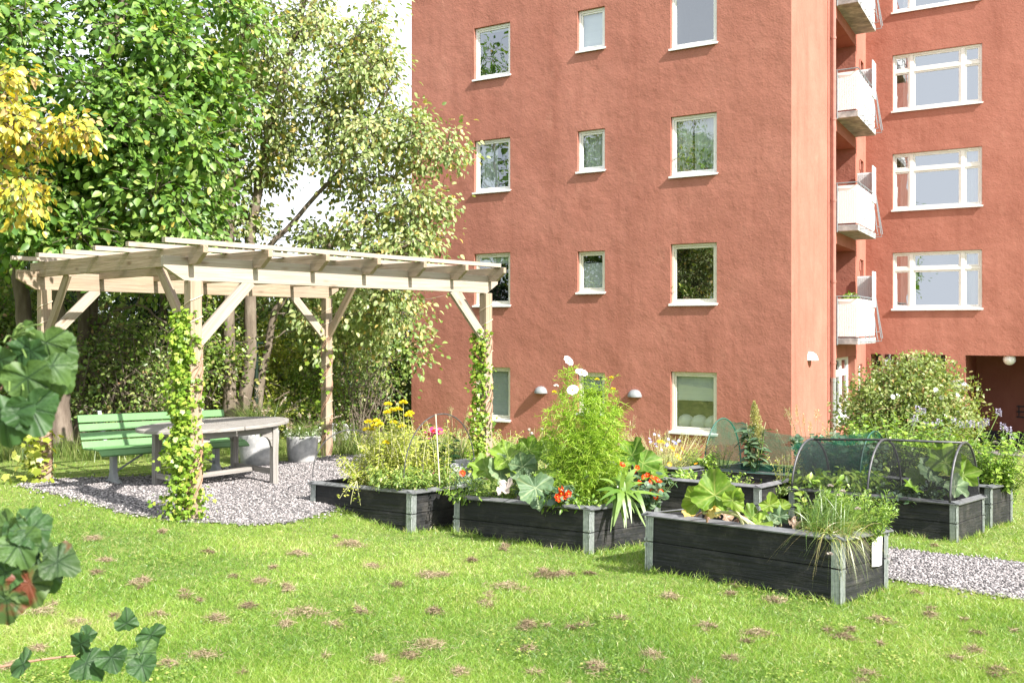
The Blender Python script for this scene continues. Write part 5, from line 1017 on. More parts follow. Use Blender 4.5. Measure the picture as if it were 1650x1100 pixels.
# ---------------------------------------------------------------- tunnels
def arch(c0, c1, h, n=22, lean=(0, 0, 0), sharp=1.05):
    return [c0*(1-(.5-.5*math.cos(t)))+c1*(.5-.5*math.cos(t))+up*h*math.sin(t)**sharp+np.array(lean)*math.sin(t) for t in np.linspace(0, math.pi, n)]
def tunnel(key, lab, hs, tubemat, net, i0, i1, ribs, sagamt, r, grow=.0, ridge=True):
    b = BED[key]; T = thing('net_tunnel', lab, 'net tunnel', bp(key, .5, .5, .4)); H = .405
    for i, h in ribs: m = MB(); m.tube(arch(bp(key, i, -.02, H), bp(key, i, 1.02, H), h), r, 8); m.build('hoop', M[tubemat], T, smooth=True)
    rr_ = sorted(ribs); nn_ = 40; rows = []
    for k in range(nn_+1):
        i = i0+(i1-i0)*k/nn_; hh = np.interp(i, [q[0] for q in rr_], [q[1] for q in rr_]); f = 0
        for q in range(len(rr_)-1):
            if rr_[q][0] <= i <= rr_[q+1][0]: f = math.sin(math.pi*(i-rr_[q][0])/(rr_[q+1][0]-rr_[q][0]))
        a = arch(bp(key, i, -.03-grow, H-.02), bp(key, i, 1.03+grow, H-.02), hh*(1-sagamt*f)+.012, 26); a = [p-up*.02*f*math.sin(5*j) *(0.3 if j not in (0, 25) else 0)-b['e2']*0 for j, p in enumerate(a)]; rows.append(a)
    Vv = np.array(rows).reshape(-1, 3); idx = np.arange((nn_+1)*26).reshape(nn_+1, 26); Fc = np.stack([idx[:-1, :-1], idx[1:, :-1], idx[1:, 1:], idx[:-1, 1:]], -1).reshape(-1, 4); rawmesh('net', Vv, Fc, M[net], T, True)
    for k in (0, nn_):
        e = rows[k]; cc = np.mean([e[0], e[-1]], 0); V2 = np.array(e+[cc]); F2 = np.array([[j, j+1, 26] for j in range(25)]); rawmesh('end_net', V2, F2, M[net], T)
    m = MB()
    for j in (0, 25): m.tube([rows[k][j]+up*.01 for k in range(0, nn_+1, 4)], .014, 6)
    m.build('net_hem', M[tubemat], T)
    if ridge:
        m = MB(); tops = [arch(bp(key, i, -.02, H), bp(key, i, 1.02, H), h)[11]-up*.006 for i, h in rr_]; m.tube(tops, r*1.05, 8); m.build('ridge_pole', M[tubemat], T, smooth=True)
    return T
tunnel('blacknet', 'black net tunnel on dark hoops with a ridge pole over leafy vegetables', 1, 'steel', 'blacknet', .03, .98, [(.03, .60), (.50, .59), (.98, .55)], .11, .013)
tunnel('greennet', 'sagging green net tunnel over tall vegetables near the building corner', 1, 'greentube', 'greennet', -.1, 1.0, [(-.1, .58), (1.0, .66)], .22, .010, ridge=False)
plant('strawberries', 'bright green strawberry leaves in the left half under the black net', bp('blacknet', .78, .4), 90, .30, .55, 'leaf_lush', .075, 12, T_OV, r=.003)
big_plant('squash_plant', 'squash with large lobed leaves in the right half under the black net', bp('blacknet', .25, .5), [(1523, 745, 9.7, .36, (.3, .1, .9), (-.3, -.8, .4), .15, .1), (1500, 762, 9.7, .32, (-.7, -.2, .3), (.1, -.7, .7), .15, .15), (1552, 765, 9.6, .3, (.6, -.2, .2), (.1, -.8, .5), .2, .1), (1478, 768, 9.8, .24, (-.8, 0, .2), (0, -.7, .7), .1, .1), (1538, 783, 9.5, .26, (.4, -.3, -.3), (.1, -.8, .5), .2, .1), (1510, 735, 9.9, .26, (.1, .2, .9), (.1, -.9, .3), .2, .1), (1470, 785, 9.5, .2, (-.5, -.4, .2), (0, -.6, .8), .2, .1)], 'squash', depth=.26, extra={1: 'squashblue', 4: 'squashblue'})
plant('leafy_filler', 'mixed low greens under the right end of the black net', bp('blacknet', .35, .35), 50, .2, .45, 'leaf_blue', .06, 12, T_OV, r=.003)
# plants of the green tunnel
T, st = plant('dock_plant', 'tall dock with a pale yellow seed plume rising through the green net', near(1216, 760, 11.9), 9, .6, .16, 'leaf_blue', .17, 15, T_LAN, r=.008)
pts, ax = [], []
for k in range(1500):
    t = random.random(); w_ = .13*(1-t)**.7*(.4+t if t < .3 else 1); q = near(1221-6*t, 710-62*t, 11.8); a = random.random()*6.28; pts.append(q+V3(math.cos(a)*w_*random.random(), math.sin(a)*w_*random.random(), 0)); ax.append((math.cos(a)*.5, math.sin(a)*.5, 1))
scatter('seed_plume', T_DIA, pts, ax, unit(len(pts)), RNG.uniform(.018, .034, len(pts)), M['plume'], T)
m = MB()
for k in range(7): m.tube(curve(near(1216, 755, 11.85), near(1196+random.random()*40, 660+random.random()*40, 11.8), (0, 0, 0), 4), .005, 5)
m.build('flower_stalks', M['palestem'], T)
plant('kale', 'curly blue green kale under the right half of the green net', bp('greennet', .25, .5), 60, .62, .40, 'leaf_blue', .07, 20, T_RND, r=.006)
plant('kale', 'blue green brassica sprawling by the near hoop of the green net', bp('greennet', .02, .5), 44, .55, .34, 'leaf_blue', .07, 16, T_RND, r=.006)
plant('weed_stalk', 'thin green grass shoots at the left foot of the green net', bp('greennet', .92, .15), 26, .42, .22, 'leaf_yg', .04, 12, T_NAR, r=.003)
# herbs in the far right bed and behind the black tunnel
def hyssop(lab, base, n, h, sp, heads_px, d):
    T, st = plant('giant_hyssop', lab, base, n, h, sp, 'leaf_lush', .065, 20, T_OV, r=.005)
    tips = [s[-1] for s in st]; pts, ax = [], []
    for q in [near(x, y, d) for x, y in heads_px]:
        for k in range(46): t = random.random(); a = random.random()*6.28; pts.append(q+V3(math.cos(a)*.018, math.sin(a)*.018, (t-.5)*.09)); ax.append((math.cos(a), math.sin(a), .6))
        tips.append(q)
    for i in range(0, len(pts), 46): scatter('flower_spike', T_DIA, pts[i:i+46], ax[i:i+46], unit(46), .022, M['fl_lilac'], T)
    m = MB()
    for x, y in heads_px: q = near(x, y, d); m.tube(curve(base+V3(random.gauss(0, sp*.4), random.gauss(0, sp*.3), h*.5), q, (0, 0, 0), 4), .004, 5)
    m.build('flower_stalks', M['stem'], T); leafy(T, [curve(base+V3((near(x, y, d)-base)[0]*.8, (near(x, y, d)-base)[1]*.8, h*.6), near(x, y, d), (0, 0, 0), 4) for x, y in heads_px], 'leaf_herb', .06, 9, T_LAN, 'upper_leaves')
    return T
hz_ = lambda L_: [(1380+x/5, 540+y/5) for x, y in L_]
hyssop('giant hyssop with tall dark stems and lilac spikes at the far right', bp('hyssop', .1, .5), 60, .72, .46, hz_([(1147, 625), (1048, 705), (1000, 725), (1180, 735), (1230, 770), (1258, 820)]), 11.2)
hyssop('giant hyssop with many small lilac spikes behind the black net tunnel', bp('hyssop', .75, .6), 80, .85, .6, hz_([(905, 715), (932, 715), (850, 722), (785, 690), (740, 775), (668, 705), (628, 728), (480, 672), (540, 615), (495, 595), (560, 720), (463, 700)]), 12.0)
plant('leafy_filler', 'lush low mint at the right end of the far right bed', bp('hyssop', .05, .75), 60, .40, .35, 'leaf_lush', .06, 16, T_OV, r=.004)
T, st = plant('sedum', 'low plant with pale pinkish flower heads at the right edge', onground(6.75, 12.6), 24, .55, .26, 'leaf_lush', .06, 12, T_OV, r=.006); button_heads(T, [near(x, y, 12.4) for x, y in hz_([(1120, 868), (1245, 880), (1290, 955), (1320, 980), (1300, 940)])], .06, 'fl_beige', 'flower_head')
plant('leafy_filler', 'green border plants between the black net and the rose bush', onground(5.6, 13.2), 90, .8, .8, 'leaf_herb', .06, 18, T_OV, r=.004)
# ---------------------------------------------------------------- rose bush by the courtyard
def dense_bush(name, lab, c, rad, n, mat, leaf, tpl, stem='redstem', nst=40, cat='shrub', shoots=(), shell=.6, flowers=None, low=-.9, loose=.30, twig=None):
    c = np.asarray(c, float); g = onground(c[0], c[1]); T = thing(name, lab, cat, g); m = MB(); rad = np.asarray(rad, float)
    nl = max(14, nst); cl = unit(nl); cl[:, 2] = np.where(cl[:, 2] < low, -cl[:, 2], cl[:, 2]); cl = c+cl*rad*RNG.uniform(shell*.7, 1.0, (nl, 1)); st = []
    cl[:, 2] = np.maximum(cl[:, 2], gz(cl[:, 0], cl[:, 1])+.08)
    for q in cl: b = g+V3(random.gauss(0, rad[0]*.12), random.gauss(0, rad[1]*.12), 0); s = curve(b, q, (random.gauss(0, .06), random.gauss(0, .06), .12*np.linalg.norm(rad)*random.random()), 7, .015); st.append(s); m.tube(s, [.016, .013, .011, .009, .007, .005, .003], 5)
    for (q0, q1) in shoots: s = curve(q0, q1, (random.gauss(0, .05), 0, .05), 6, .02); st.append(s); m.tube(s, [.008, .007, .006, .005, .004, .002], 5)
    k = n//nl; p = np.repeat(cl, k, 0); sp = RNG.normal(0, loose, p.shape)*rad*.75; p = p+sp; ln = np.linalg.norm((p-c)/rad, axis=1); kp = (ln < 1.35) & (p[:, 2] > gz(p[:, 0], p[:, 1])+.02); p = p[kp]
    scatter('foliage', tpl, p, unit(len(p))+nr(p-c)*.6, unit(len(p))*.9+[0, 0, .4]+SUN*.35+nr(p-c)*.4, RNG.uniform(.45, 1.5, len(p))*leaf, M[mat], T)
    if shoots: leafy(T, [curve(a, b, (0, 0, .04), 6) for a, b in shoots], mat, leaf, 34, tpl, 'shoot_leaves')
    tw = MB(); 
    for _ in range(nst*3): q = cl[random.randrange(nl)]; e = q+unit(1)[0]*rad*random.uniform(.25, .7); tw.tube([q, (q+e)/2+V3(0, 0, .04), e], [.006, .0045, .002], 4)
    m.build('stems', M[stem], T); tw.build('twigs', M[twig or stem], T)
    if flowers: heads(T, flowers[0], flowers[1], flowers[2], 'flower', None, (.3, -.7, .5), 'fl_yellow', .3)
    return T
rd = 15.2
dense_bush('rose_bush', 'large loose rose bush with pale green leaves and white blooms before the courtyard', near(1468, 672, rd), (1.0, .8, .84), 34000, 'leaf_rose', .055, T_OV, nst=70, shoots=[(near(1430, 640, rd), near(1421, 574, rd)), (near(1425, 625, rd), near(1404, 578, rd)), (near(1490, 640, rd), near(1506, 576, rd)), (near(1450, 640, rd), near(1478, 588, rd)), (near(1540, 640, rd), near(1577, 617, rd)), (near(1400, 660, rd), near(1376, 640, rd)), (near(1490, 630, rd), near(1468, 588, rd)), (near(1440, 610, rd), near(1412, 600, rd))],
           flowers=([near(1380+x/5, 540+y/5, rd-.75) for x, y in ((295, 495), (335, 482), (640, 440), (685, 500), (715, 640), (815, 480))], .085, 'fl_white'), shell=.35, loose=.34)
# planting along the foot of the gable
for k, (px, dd, n, h, s, mt, lab) in enumerate(((690, 13.0, 60, .45, .6, 'leaf_herb', 'green perennials before the gable left of the vine clad post'), (760, 14.2, 60, .5, .7, 'leaf_yg', 'pale yellow green perennials at the foot of the vine clad right post'), (835, 13.2, 60, .5, .7, 'leaf_herb', 'leafy perennials behind the squash leaves'), (960, 14.0, 60, .45, .8, 'leaf_lush', 'leafy perennials hidden behind the cosmos'), (1085, 15.5, 50, .4, .7, 'leaf_yg', 'straw coloured perennials under the blind drawn window'), (640, 12.2, 60, .4, .6, 'leaf_yg', 'low yellowing plants between the daisy bed and the gable'))):
    b = P(px, 600, dd); plant('border_perennial', lab, onground(b[0], dd), n, h, s, mt, .055, 16, T_LAN, r=.004, stem='palestem', group='perennials along the gable')
def tuft(lab, x, y, n, h, sp, mat='longgrass', name='grass_tuft', w_=.007, seeds=0):
    b = onground(x, y); T = thing(name, lab, 'grass', b); B = np.column_stack([x+RNG.normal(0, sp*.25, n), y+RNG.normal(0, sp*.25, n), np.full(n, b[2])]); a = RNG.random(n)*6.28; o = np.stack([np.cos(a), np.sin(a), np.zeros(n)], 1)
    ribbons('blades', B, o*RNG.uniform(.05, .45, (n, 1))+[0, 0, 1], RNG.uniform(.5, 1.05, n)*h, o*RNG.uniform(.02, .3, (n, 1))*h*.6+[0, 0, -.06*h], w_, M[mat], T, k=5)
    if seeds:
        pts, m = [], MB()
        for _ in range(seeds):
            e = b+V3(random.gauss(0, sp*.4), random.gauss(0, sp*.4), h*random.uniform(1.0, 1.5)); m.tube(curve(b, e, (0, 0, 0), 4), .003, 4)
            for _ in range(26): pts.append(e-V3(0, 0, random.random()*.16)+np.array([random.gauss(0, .012) for _ in range(3)]))
        m.build('seed_stalks', M['drystem'], T); [scatter('seed_plume', T_NAR, pts[i:i+26], upv(26)+unit(26)*.5, unit(26), .03, M['plume'], T) for i in range(0, len(pts), 26)]
    return T
p_ = P(735, 700, 11.8); tuft('upright ornamental grass before the gable behind the pink dahlia', p_[0], 11.8, 260, .62, .34, seeds=8)
p_ = P(1004, 700, 12.3); tuft('thin dry grass stalks against the red gable right of the cosmos', p_[0], 12.3, 50, .7, .2, seeds=5)
p_ = P(1310, 700, 13.5); tuft('tall dry seeding grass against the sunlit side wall', p_[0], 13.5, 160, .9, .5, seeds=22, w_=.005)
p_ = P(560, 740, 13.6); tuft('clump of long pale grass right of the back pergola post', p_[0], 13.6, 300, .55, .6)
p_ = P(620, 740, 12.6); tuft('long grass between the daisy bed and the dark hedge', p_[0], 12.6, 300, .5, .7)
# ---------------------------------------------------------------- vines on the pergola posts
def vine(lab, a, b, z0, z1, w_, n, leaf, prof=None, mat='leaf_vine', tail=()):
    p = pp_(a, b); g = float(gz(p[0], p[1])); T = thing('climbing_vine', lab, 'vine', V3(p[0], p[1], g), None); m = MB()
    for k in range(5):
        ph = random.random()*6; pts = [p+V3(math.cos(ph+i*.55)*.085, math.sin(ph+i*.55)*.085, g+(z1-g)*i/26*random.uniform(.97, 1.0)) for i in range(27)]; m.tube(pts, .006, 5)
    m.build('stems', M['redstem'], T)
    t = RNG.random(n); z = z0+(z1-z0)*t; wv = w_*(np.interp(t, [q[0] for q in prof], [q[1] for q in prof]) if prof else 1)*(.8+.35*np.sin(t*23+a*3))
    ang = RNG.random(n)*6.28; r = .05+np.abs(RNG.normal(0, .55, n))*wv; clump = .03*np.sin(z*31+ang*2)
    side = np.array([-.35, -.35])*0; pos = np.column_stack([p[0]+np.cos(ang)*(r+clump)-.07, p[1]+np.sin(ang)*(r+clump)-.03, z+RNG.normal(0, .03, n)]); out = np.column_stack([np.cos(ang), np.sin(ang), np.zeros(n)])
    scatter('leaves', T_LOB, pos, out*.5+unit(n)*.6+[0, 0, -.35], out+unit(n)*.6+[.1, -.2, .5], RNG.uniform(.6, 1.3, n)*leaf, M[mat], T); return T
vine('lush bright green hop vine wrapped round the front left pergola post', 0, 0, .02, 1.92, .15, 3400, .043, [(0, 1.1), (.15, .9), (.3, 1.0), (.45, .65), (.6, .85), (.75, .5), (.9, .42), (1, .2)])
vine('narrower green vine climbing the right front pergola post before the window', PL, 0, .0, 1.75, .115, 1500, .042, [(0, 1.1), (.3, 1), (.7, .7), (.9, .45), (1, .6)])
vine('short yellowing vine at the foot of the far left pergola post', 0, PW, .02, .62, .17, 170, .08, None, 'leaf_yg')
vine('sparse thin vine on the back right pergola post', PL, PW, .3, 1.9, .10, 80, .06)
# ================================================================ trees
def lerp_poly(pts, t):
    pts = np.array(pts); n = len(pts)-1; f = min(max(t, 0), .9999)*n; i = int(f); return pts[i]+(pts[i+1]-pts[i])*(f-i)
def tree(lab, trunks, blobs, nclump, per, leaf, mat, tpl, bark='bark', droop=.3, crad=.42, group=None, name='tree', cat='tree', shell=.45, seed=0, keep=None, rlimb=.035):
    """trunks: list of (points, r0, r1); blobs: list of (centre, radii, weight); limbs run from the trunks to every leaf clump"""
    rs = random.Random(seed); base = np.array(trunks[0][0][0]); base = np.array([base[0], base[1], float(gz(base[0], base[1]))]); T = thing(name, lab, cat, base, group)
    for pts, r0, r1 in trunks:
        pts = [np.asarray(p, float) for p in pts]; m = MB(); fine = []; k = 14
        for i in range(k+1):
            p = lerp_poly(pts, i/k); fine.append(p+np.array([rs.gauss(0, .015), rs.gauss(0, .015), 0])*(i > 0))
        m.tube(fine, [r0+(r1-r0)*(i/k)**.8+(r0*.45*max(0, 1-i*.9)) for i in range(k+1)], 10); m.build('trunk', M[bark], T, smooth=True)
    wts = np.array([b[2] for b in blobs], float); wts /= wts.sum(); C = []
    for bi, (c, rad, w) in enumerate(blobs):
        n = max(2, int(nclump*wts[bi])); d = unit(n); r = RNG.uniform(shell, 1, (n, 1))**.7; C.append(np.asarray(c)+d*r*np.asarray(rad))
    C = np.concatenate(C); C[:, 2] = np.maximum(C[:, 2], gz(C[:, 0], C[:, 1])+.3)
    if keep is not None: C = C[keep(C)]
    NP = np.array([lerp_poly(p, t) for p, _, _ in trunks for t in np.linspace(.3, 1, 16)]); NR_ = np.array([r0+(r1-r0)*t for _, r0, r1 in trunks for t in np.linspace(.3, 1, 16)])
    C = C[np.argsort(np.min(np.linalg.norm(C[:, None, :]-NP[None], axis=2), axis=1))]
    lm = MB(); P_, A__, N_ = [], [], []
    for c in C:
        dv = c-NP; h = np.linalg.norm(dv[:, :2], axis=1); cost = np.linalg.norm(dv, axis=1)+np.maximum(0, -dv[:, 2])*1.2+.25*(NR_ < .006)
        bi = int(np.argmin(cost)); q = NP[bi]; ln = np.linalg.norm(dv[bi]); cv = curve(q, c, (rs.gauss(0, .09)*ln, rs.gauss(0, .09)*ln, .10*ln), 7, .03*ln); rl = min(max(NR_[bi]*.75, .005), rlimb*(.3+.35*ln)); rr_ = np.linspace(rl, max(.004, rl*.3), 7); lm.tube(cv, list(rr_), 5)
        NP = np.concatenate([NP, cv[2:]]); NR_ = np.concatenate([NR_, rr_[2:]])
        for _ in range(5):
            e = c+unit(1)[0]*crad*1.1*np.array([1, 1, .7]); lm.tube([cv[4], (cv[5]+e)/2, e], [.007, .005, .002], 4)
            k = per//5
            t = RNG.random(k)**.6; seg = cv[4]*(1-t)[:, None]+e*t[:, None]; off = RNG.normal(0, 1, (k, 3))*crad*.33
            P_.append(seg+off); d = nr(off+1e-3); A__.append(d*.8+(e-cv[4])/np.linalg.norm(e-cv[4])*.5+[0, 0, -droop]+unit(k)*.35); N_.append(unit(k)*.75+SUN*.6+[0, 0, .3]+nr(seg-np.mean(C, 0))*.35)
    lm.build('limbs', M[bark], T, smooth=True)
    P_ = np.concatenate(P_); A__ = np.concatenate(A__); N_ = np.concatenate(N_); k = P_[:, 2] > gz(P_[:, 0], P_[:, 1])+.03; P_, A__, N_ = P_[k], A__[k], N_[k]
    scatter('crown', tpl, P_, A__, N_, RNG.uniform(.6, 1.25, len(P_))*leaf, M[mat], T); return T
def col(px0, py0, px1, py1, d, d1=None): a = P(px0, py0, d); b = P(px1, py1, d1 or d); a[2] = float(gz(a[0], a[1]))-.1; return [a, (a+b)/2+V3(random.gauss(0, .05), 0, 0), b]
def blob(px, py, d, wpx, hpx, dy=1.0, w=1): c = P(px, py, d); return (c, (wpx/F_*d, dy, hpx/F_*d), w)
T_BIG = T_OV
# big leafy tree on the left
tree('large dense green tree with broad leaves rising behind the left end of the pergola', [(col(100, 760, 70, 350, 13.4), .17, .11), (col(60, 760, 10, 300, 13.8), .14, .09), ([P(75, 420, 13.5), P(120, 250, 13.2), P(190, 60, 13.0), P(230, -200, 13)], .11, .05), ([P(40, 400, 13.7), P(30, 200, 13.6), P(0, -150, 13.6)], .10, .05)],
     [blob(120, 150, 12.9, 210, 190, 1.6, 5), blob(280, 200, 12.7, 110, 150, 1.2, 2.2), blob(190, 340, 12.6, 190, 75, 1.1, 2.2), blob(40, 330, 12.6, 100, 90, 1.2, 1.2), blob(60, -160, 13.2, 300, 190, 1.8, 3.5), blob(-180, 120, 13, 180, 260, 1.6, 3.5), blob(330, 60, 12.9, 80, 110, 1.1, 1)], 350, 112, .122, 'leaf_big', T_BIG, crad=.42, seed=1, droop=.25)
# pale multi stemmed tree in the middle
tree('tall multi stemmed tree with drooping pale green and yellowing leaves beside the gable', [(col(368, 690, 372, 350, 15.0)+[P(385, 120, 15.2), P(420, -150, 15.3)], .115, .05), (col(388, 690, 402, 380, 15.2)+[P(440, 200, 15.3), P(500, -40, 15.4)], .13, .05), (col(412, 690, 445, 500, 15.4)+[P(520, 400, 15.4), P(640, 330, 15.5)], .09, .035), (col(378, 690, 350, 300, 15.3)+[P(340, 60, 15.3)], .09, .04), ([P(400, 430, 15.2), P(470, 360, 15.2), P(560, 260, 15.3), P(640, 120, 15.4)], .055, .02)],
     [blob(480, 110, 15.3, 150, 120, 1.3, 4.5), blob(400, 220, 15.2, 80, 130, 1.1, 2), blob(600, 250, 15.2, 100, 75, 1.2, 2.6), blob(690, 235, 14.9, 62, 38, .7, .9), blob(640, 370, 15.0, 95, 60, 1.1, 2.2), blob(660, 480, 15.0, 50, 60, .8, .75), blob(560, 520, 15.4, 90, 70, 1.0, 1.7), blob(580, 150, 15.3, 75, 70, 1.1, 1.3), blob(470, -90, 15.5, 190, 120, 1.5, 2.6), blob(360, 60, 15.6, 80, 130, 1.1, 1.8), blob(360, 350, 15.4, 60, 60, .9, .8), blob(690, 330, 14.9, 45, 40, .6, .6), blob(445, 345, 15.6, 55, 45, .8, .5), blob(530, 400, 15.4, 60, 30, .8, .7), blob(600, 70, 15.4, 45, 60, .8, .9), blob(450, 270, 15.5, 60, 60, .9, .8)],
     390, 84, .093, 'leaf_pale', T_OV, 'barkpale', droop=.75, crad=.36, seed=2, shell=.35, rlimb=.028, keep=lambda C: ~((np.abs((C[:, 0]/C[:, 1]*F_+CX_)-490) < 50) & (np.abs(H_-(C[:, 2]-CZ_)/C[:, 1]*F_-325) < 48)))
# yellow leaved tree reaching in from the left edge
tree('young tree with bright yellow autumn leaves reaching in at the upper left edge', [([onground(-7.9, 9.6, -.1), V3(-7.6, 9.6, 2.6), V3(-7.2, 9.6, 4.6)], .09, .03)],
     [blob(50, 205, 9.4, 80, 26, .5, 1.4), blob(95, 215, 9.3, 60, 20, .4, .8), blob(20, 150, 9.5, 45, 45, .4, .9), blob(40, 320, 9.3, 50, 22, .4, .8), blob(15, 280, 9.4, 40, 22, .4, .5), blob(-120, 220, 9.5, 100, 130, .8, 1)], 40, 60, .085, 'leaf_yellow', T_OV, droop=.8, crad=.20, seed=3, rlimb=.016)
# trunks in the shade
tree('dark double trunked tree behind the green bench', [(col(128, 760, 132, 430, 14.2)+[P(135, 250, 14.2)], .10, .07), (col(146, 760, 152, 440, 14.4)+[P(160, 280, 14.4)], .115, .08), ([P(147, 545, 14.4), P(185, 500, 14.2), P(225, 490, 14.0), P(268, 520, 13.8)], .035, .012), ([P(148, 520, 14.4), P(200, 530, 14.2), P(245, 575, 14.0)], .025, .008)],
     [blob(150, 350, 14.3, 130, 80, 1.0, 2), blob(250, 430, 14.6, 80, 50, .9, 1)], 40, 60, .11, 'leaf_under', T_OV, crad=.4, seed=4)
tree('slim tree deep in the wood behind the pergola middle', [(col(250, 740, 262, 420, 17)+[P(275, 200, 17)], .07, .05)], [blob(270, 320, 17, 110, 110, 1.3, 2), blob(420, 480, 17.5, 90, 60, 1.3, 1.5), blob(330, 430, 17.5, 90, 60, 1.2, 1.2)], 90, 80, .10, 'leaf_under', T_OV, crad=.5, seed=5)
tree('slim tree at the far left edge of the wood', [(col(20, 740, 35, 420, 16)+[P(45, 200, 16)], .10, .06)], [blob(20, 400, 16, 130, 100, 1.3, 2), blob(100, 520, 16, 100, 60, 1, 1)], 60, 80, .11, 'leaf_under', T_OV, crad=.5, seed=6)
tree('slim tree between the pale multi stemmed tree and the gable', [(col(545, 700, 560, 520, 18.5)+[P(580, 380, 18.5)], .07, .04)], [blob(560, 500, 18.5, 110, 70, 1.2, 2), blob(620, 570, 18, 60, 60, 1, 1)], 70, 80, .10, 'leaf_under', T_OV, crad=.45, seed=12)
# shrubs along the back of the patio
def shrub(lab, px, dd, h, wx, wy, n, mat, leaf, stem='bark', nst=46, tpl=T_OV, name='shrub', lift=.5):
    b = P(px, 600, dd); g = float(gz(b[0], dd)); return dense_bush(name, lab, (b[0], dd, g+h*lift), (wx, wy, h*.52), n, mat, leaf, tpl, stem, nst, shell=.4, loose=.2, twig='barkpale')
shrub('dense brownish green shrub behind the left end of the green bench', 70, 14.6, 2.2, 1.3, .8, 7000, 'leaf_under', .075)
shrub('tangled twiggy shrub right behind the bench backrest', 205, 14.2, 2.0, 1.2, .7, 5500, 'leaf_under', .06, nst=110)
shrub('sunlit olive shrub behind the right end of the bench', 310, 15.2, 2.4, 1.2, .8, 7000, 'leaf_herb', .06, nst=70)
shrub('yellowish shrub behind the larger concrete pot', 415, 16.2, 1.8, 1.0, .7, 7000, 'leaf_yg', .05, nst=50)
shrub('small leaved shrub between the smaller pot and the back post', 490, 16.4, 1.7, .9, .6, 6000, 'leaf_herb', .05, nst=50)
shrub('tall dark shrub at the left picture edge behind the pergola post', -60, 14.5, 2.8, 1.4, .9, 8000, 'leaf_under', .07)
shrub('bare branched shrub in front of the dark hedge', 585, 16.6, 2.0, .75, .5, 900, 'leaf_under', .05, 'barkpale', 60)
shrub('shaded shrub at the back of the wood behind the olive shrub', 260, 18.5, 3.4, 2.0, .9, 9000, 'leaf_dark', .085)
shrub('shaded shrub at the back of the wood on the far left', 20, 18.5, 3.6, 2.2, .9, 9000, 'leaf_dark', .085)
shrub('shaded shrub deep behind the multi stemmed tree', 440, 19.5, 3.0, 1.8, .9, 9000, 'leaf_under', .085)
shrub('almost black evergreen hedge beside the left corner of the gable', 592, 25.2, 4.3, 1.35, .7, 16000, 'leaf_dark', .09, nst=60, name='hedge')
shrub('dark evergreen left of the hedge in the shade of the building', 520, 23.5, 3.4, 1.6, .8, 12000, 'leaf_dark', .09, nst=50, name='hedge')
for k, (px, y) in enumerate(((20, 12.3), (110, 12.6), (190, 12.7), (270, 12.9), (345, 13.4), (-60, 12.2), (430, 13.6))):
    p_ = P(px, 700, y); tuft(['long wild grass at the far left behind the bench', 'long wild grass behind the left bench leg', 'long wild grass under the middle of the bench back', 'long wild grass right of the bench middle', 'long wild grass behind the larger pot', 'long wild grass at the very left picture edge', 'long wild grass behind the smaller pot'][k], p_[0], y, 420, .42, 1.1, w_=.006)
# far wood: one mass beyond the shrubs, lower to the right
def far_wood():
    n = 70000; x = RNG.uniform(-34, -1.5, n); y = RNG.uniform(25, 34, n); px = CX_+x/y*F_; top = np.interp(px, [-900, 100, 330, 420, 560, 660], [9.0, 7.0, 5.0, 2.6, 2.4, 3.0])+.5*np.sin(x*1.7)+.4*np.sin(x*4.1+y)
    z = gz(x, y)+(top-gz(x, y))*RNG.random(n)**.8; cl = np.sin(x*2.1+z*1.3)*np.sin(z*2.3+y*1.1+x); k = cl > -.55; p = np.stack([x, y, z], 1)[k]
    tag(scatter('far_wood', T_DIA, p, unit(len(p)), unit(len(p))*.8+[.2, -.4, .7], RNG.uniform(.14, .30, len(p)), M['leaf_far']), 'far green wood seen through the trunks behind the patio', 'wood', kind='stuff')
far_wood()
# trees outside the left edge that the window panes mirror
for k, (x, y, h) in enumerate(((-14.5, 8.5, 12.5), (-16.5, 14, 14.0), (-13, 3.0, 11.5), (-19, 0, 13), (-15, -5, 11))):
    tree('leafy green tree beyond the left picture edge facing the gable windows', [([onground(x, y, -.1), onground(x+.2, y, h*.4), onground(x, y+.2, h*.85)], .16, .05)], [((x, y, h*.62), (2.6, 2.6, h*.40), 1)], 80, 60, .24, 'leaf_big', T_DIA, crad=.7, seed=20+k, group='trees beyond the left edge')
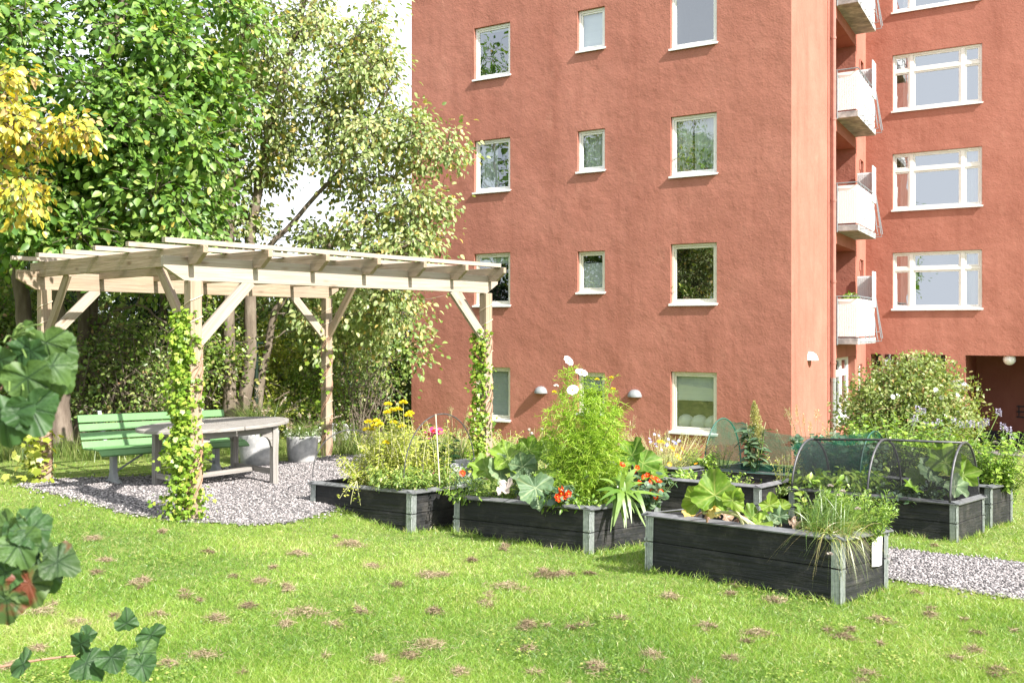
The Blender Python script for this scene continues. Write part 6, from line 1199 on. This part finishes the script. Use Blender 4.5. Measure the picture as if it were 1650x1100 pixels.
# ================================================================ currant bush close to the camera
def currant():
    g = onground(-2.3, 2.0); T = thing('currant_bush', 'currant bush with large dark lobed leaves close to the camera at the left edge', 'bush', g); m = MB()
    d = 2.05; g2 = V3(-1.62, 1.95, .05)
    S1 = curve(g2, P(20, 545, d), (-.12, .05, 0), 12); S2 = curve(g2, P(45, 868, d), (-.10, 0, .10), 10); S3 = curve(P(-220, 1140, 3.2), P(215, 1052, 3.55), (0, 0, .05), 12); S4 = curve(S1[5], P(10, 612, d), (-.03, 0, .02), 6)
    for s, r in ((S1, .007), (S2, .006), (S3, .007), (S4, .004)): m = MB(); m.tube(s, list(np.linspace(r, r*.45, len(s))), 8); m.build('cane', M['redstem'], T, smooth=True)
    top = [(75, 555, 2.02, .105, (.15, .1, -1), (.25, -.75, .6)), (48, 568, 1.98, .095, (-.2, -.1, -1), (-.15, -.8, .55)), (98, 562, 2.05, .085, (.8, .1, -.6), (.3, -.7, .6)), (44, 612, 1.96, .115, (.1, -.1, -1), (-.05, -.9, .4)), (86, 590, 2.0, .085, (.7, -.1, -.55), (.4, -.7, .5)), (96, 602, 2.03, .09, (.55, .1, -.8), (.65, -.7, .25)), (0, 582, 2.0, .10, (-.2, 0, -1), (-.3, -.8, .4)), (8, 672, 1.94, .13, (-.1, -.1, -1), (-.1, -.85, .5)), (52, 662, 1.95, .115, (.45, -.05, -1), (.15, -.85, .5)), (72, 640, 2.04, .085, (.35, .1, -1), (.5, -.75, .2)), (30, 540, 2.08, .09, (-.3, .3, -.4), (.1, -.5, .8)), (62, 545, 2.1, .10, (.2, .3, -.3), (0, -.5, .85))]
    mid = [(10, 852, 1.98, .10, (-.5, -.1, -.7), (-.2, -.7, .65)), (40, 846, 2.0, .095, (.7, 0, -.5), (.25, -.65, .7)), (52, 855, 1.97, .09, (.6, -.2, -.75), (.45, -.7, .5)), (30, 880, 1.95, .10, (.5, -.2, -.8), (.1, -.8, .6)), (62, 900, 1.99, .08, (.7, 0, -.6), (.3, -.7, .6)), (95, 905, 1.96, .09, (1, 0, -.35), (.15, -.7, .65)), (48, 942, 1.95, .10, (.35, -.1, -1), (.1, -.85, .5)), (80, 930, 1.98, .07, (.5, 0, -1), (.6, -.7, .1)), (8, 925, 1.95, .10, (-.2, -.1, -1), (-.2, -.8, .5)), (10, 970, 1.94, .10, (-.1, -.1, -1), (0, -.85, .5)), (0, 880, 2.02, .10, (-.6, 0, -.6), (-.3, -.7, .6)), (25, 915, 2.06, .09, (0, 0, -1), (.1, -.8, .6))]
    low = [(128, 1045, 3.35, .15, (-.1, -.2, -1), (-.4, -.7, .5)), (145, 1072, 3.3, .16, (.7, -.2, -.4), (-.1, -.6, .8)), (182, 1065, 3.3, .14, (.4, -.1, -.9), (.3, -.8, .5)), (205, 998, 3.5, .12, (.25, 0, 1), (.7, -.6, .2)), (245, 1030, 3.45, .15, (.2, 0, -1), (.7, -.6, .3)), (232, 1058, 3.35, .15, (.5, -.2, -.5), (.1, -.6, .8)), (230, 1078, 3.25, .13, (.3, -.3, -.6), (0, -.5, .9)), (30, 1072, 3.2, .14, (-.8, 0, -.3), (.1, -.6, .8)), (140, 1020, 3.45, .10, (0, 0, 1), (.8, -.6, .1))]
    for grp, par, mats in ((top, S1, ['currant']), (mid, S2, ['currant', 'currant', 'currant', 'currant', 'currant_brown', 'currant_brown', 'currant_brown', 'currant', 'currant', 'currant_brown', 'currant', 'currant']), (low, S3, ['currant'])):
        for k, (px, py, dd, s, ax, no) in enumerate(grp):
            c = P(px, py, dd); a = nrm(ax); b = c-a*s*.42; pr = min(par, key=lambda q: np.linalg.norm(q-b)); pet = MB(); pet.tube(curve(pr, b, (0, 0, .01), 5), .0018, 5); pet.build('leaf_stalk', M['stem'], T)
            big_leaf([(b, a, nrm(no), s*(.90 if par is not S3 else .72), random.uniform(-.15, .2), random.uniform(.2, .6))], 'leaf', M[mats[k % len(mats)]], T, lobes=3, depth=.2, wav=.06, rings=10, seg=84, tooth=.06)
currant()
grass_blades(); clippings(); clover()
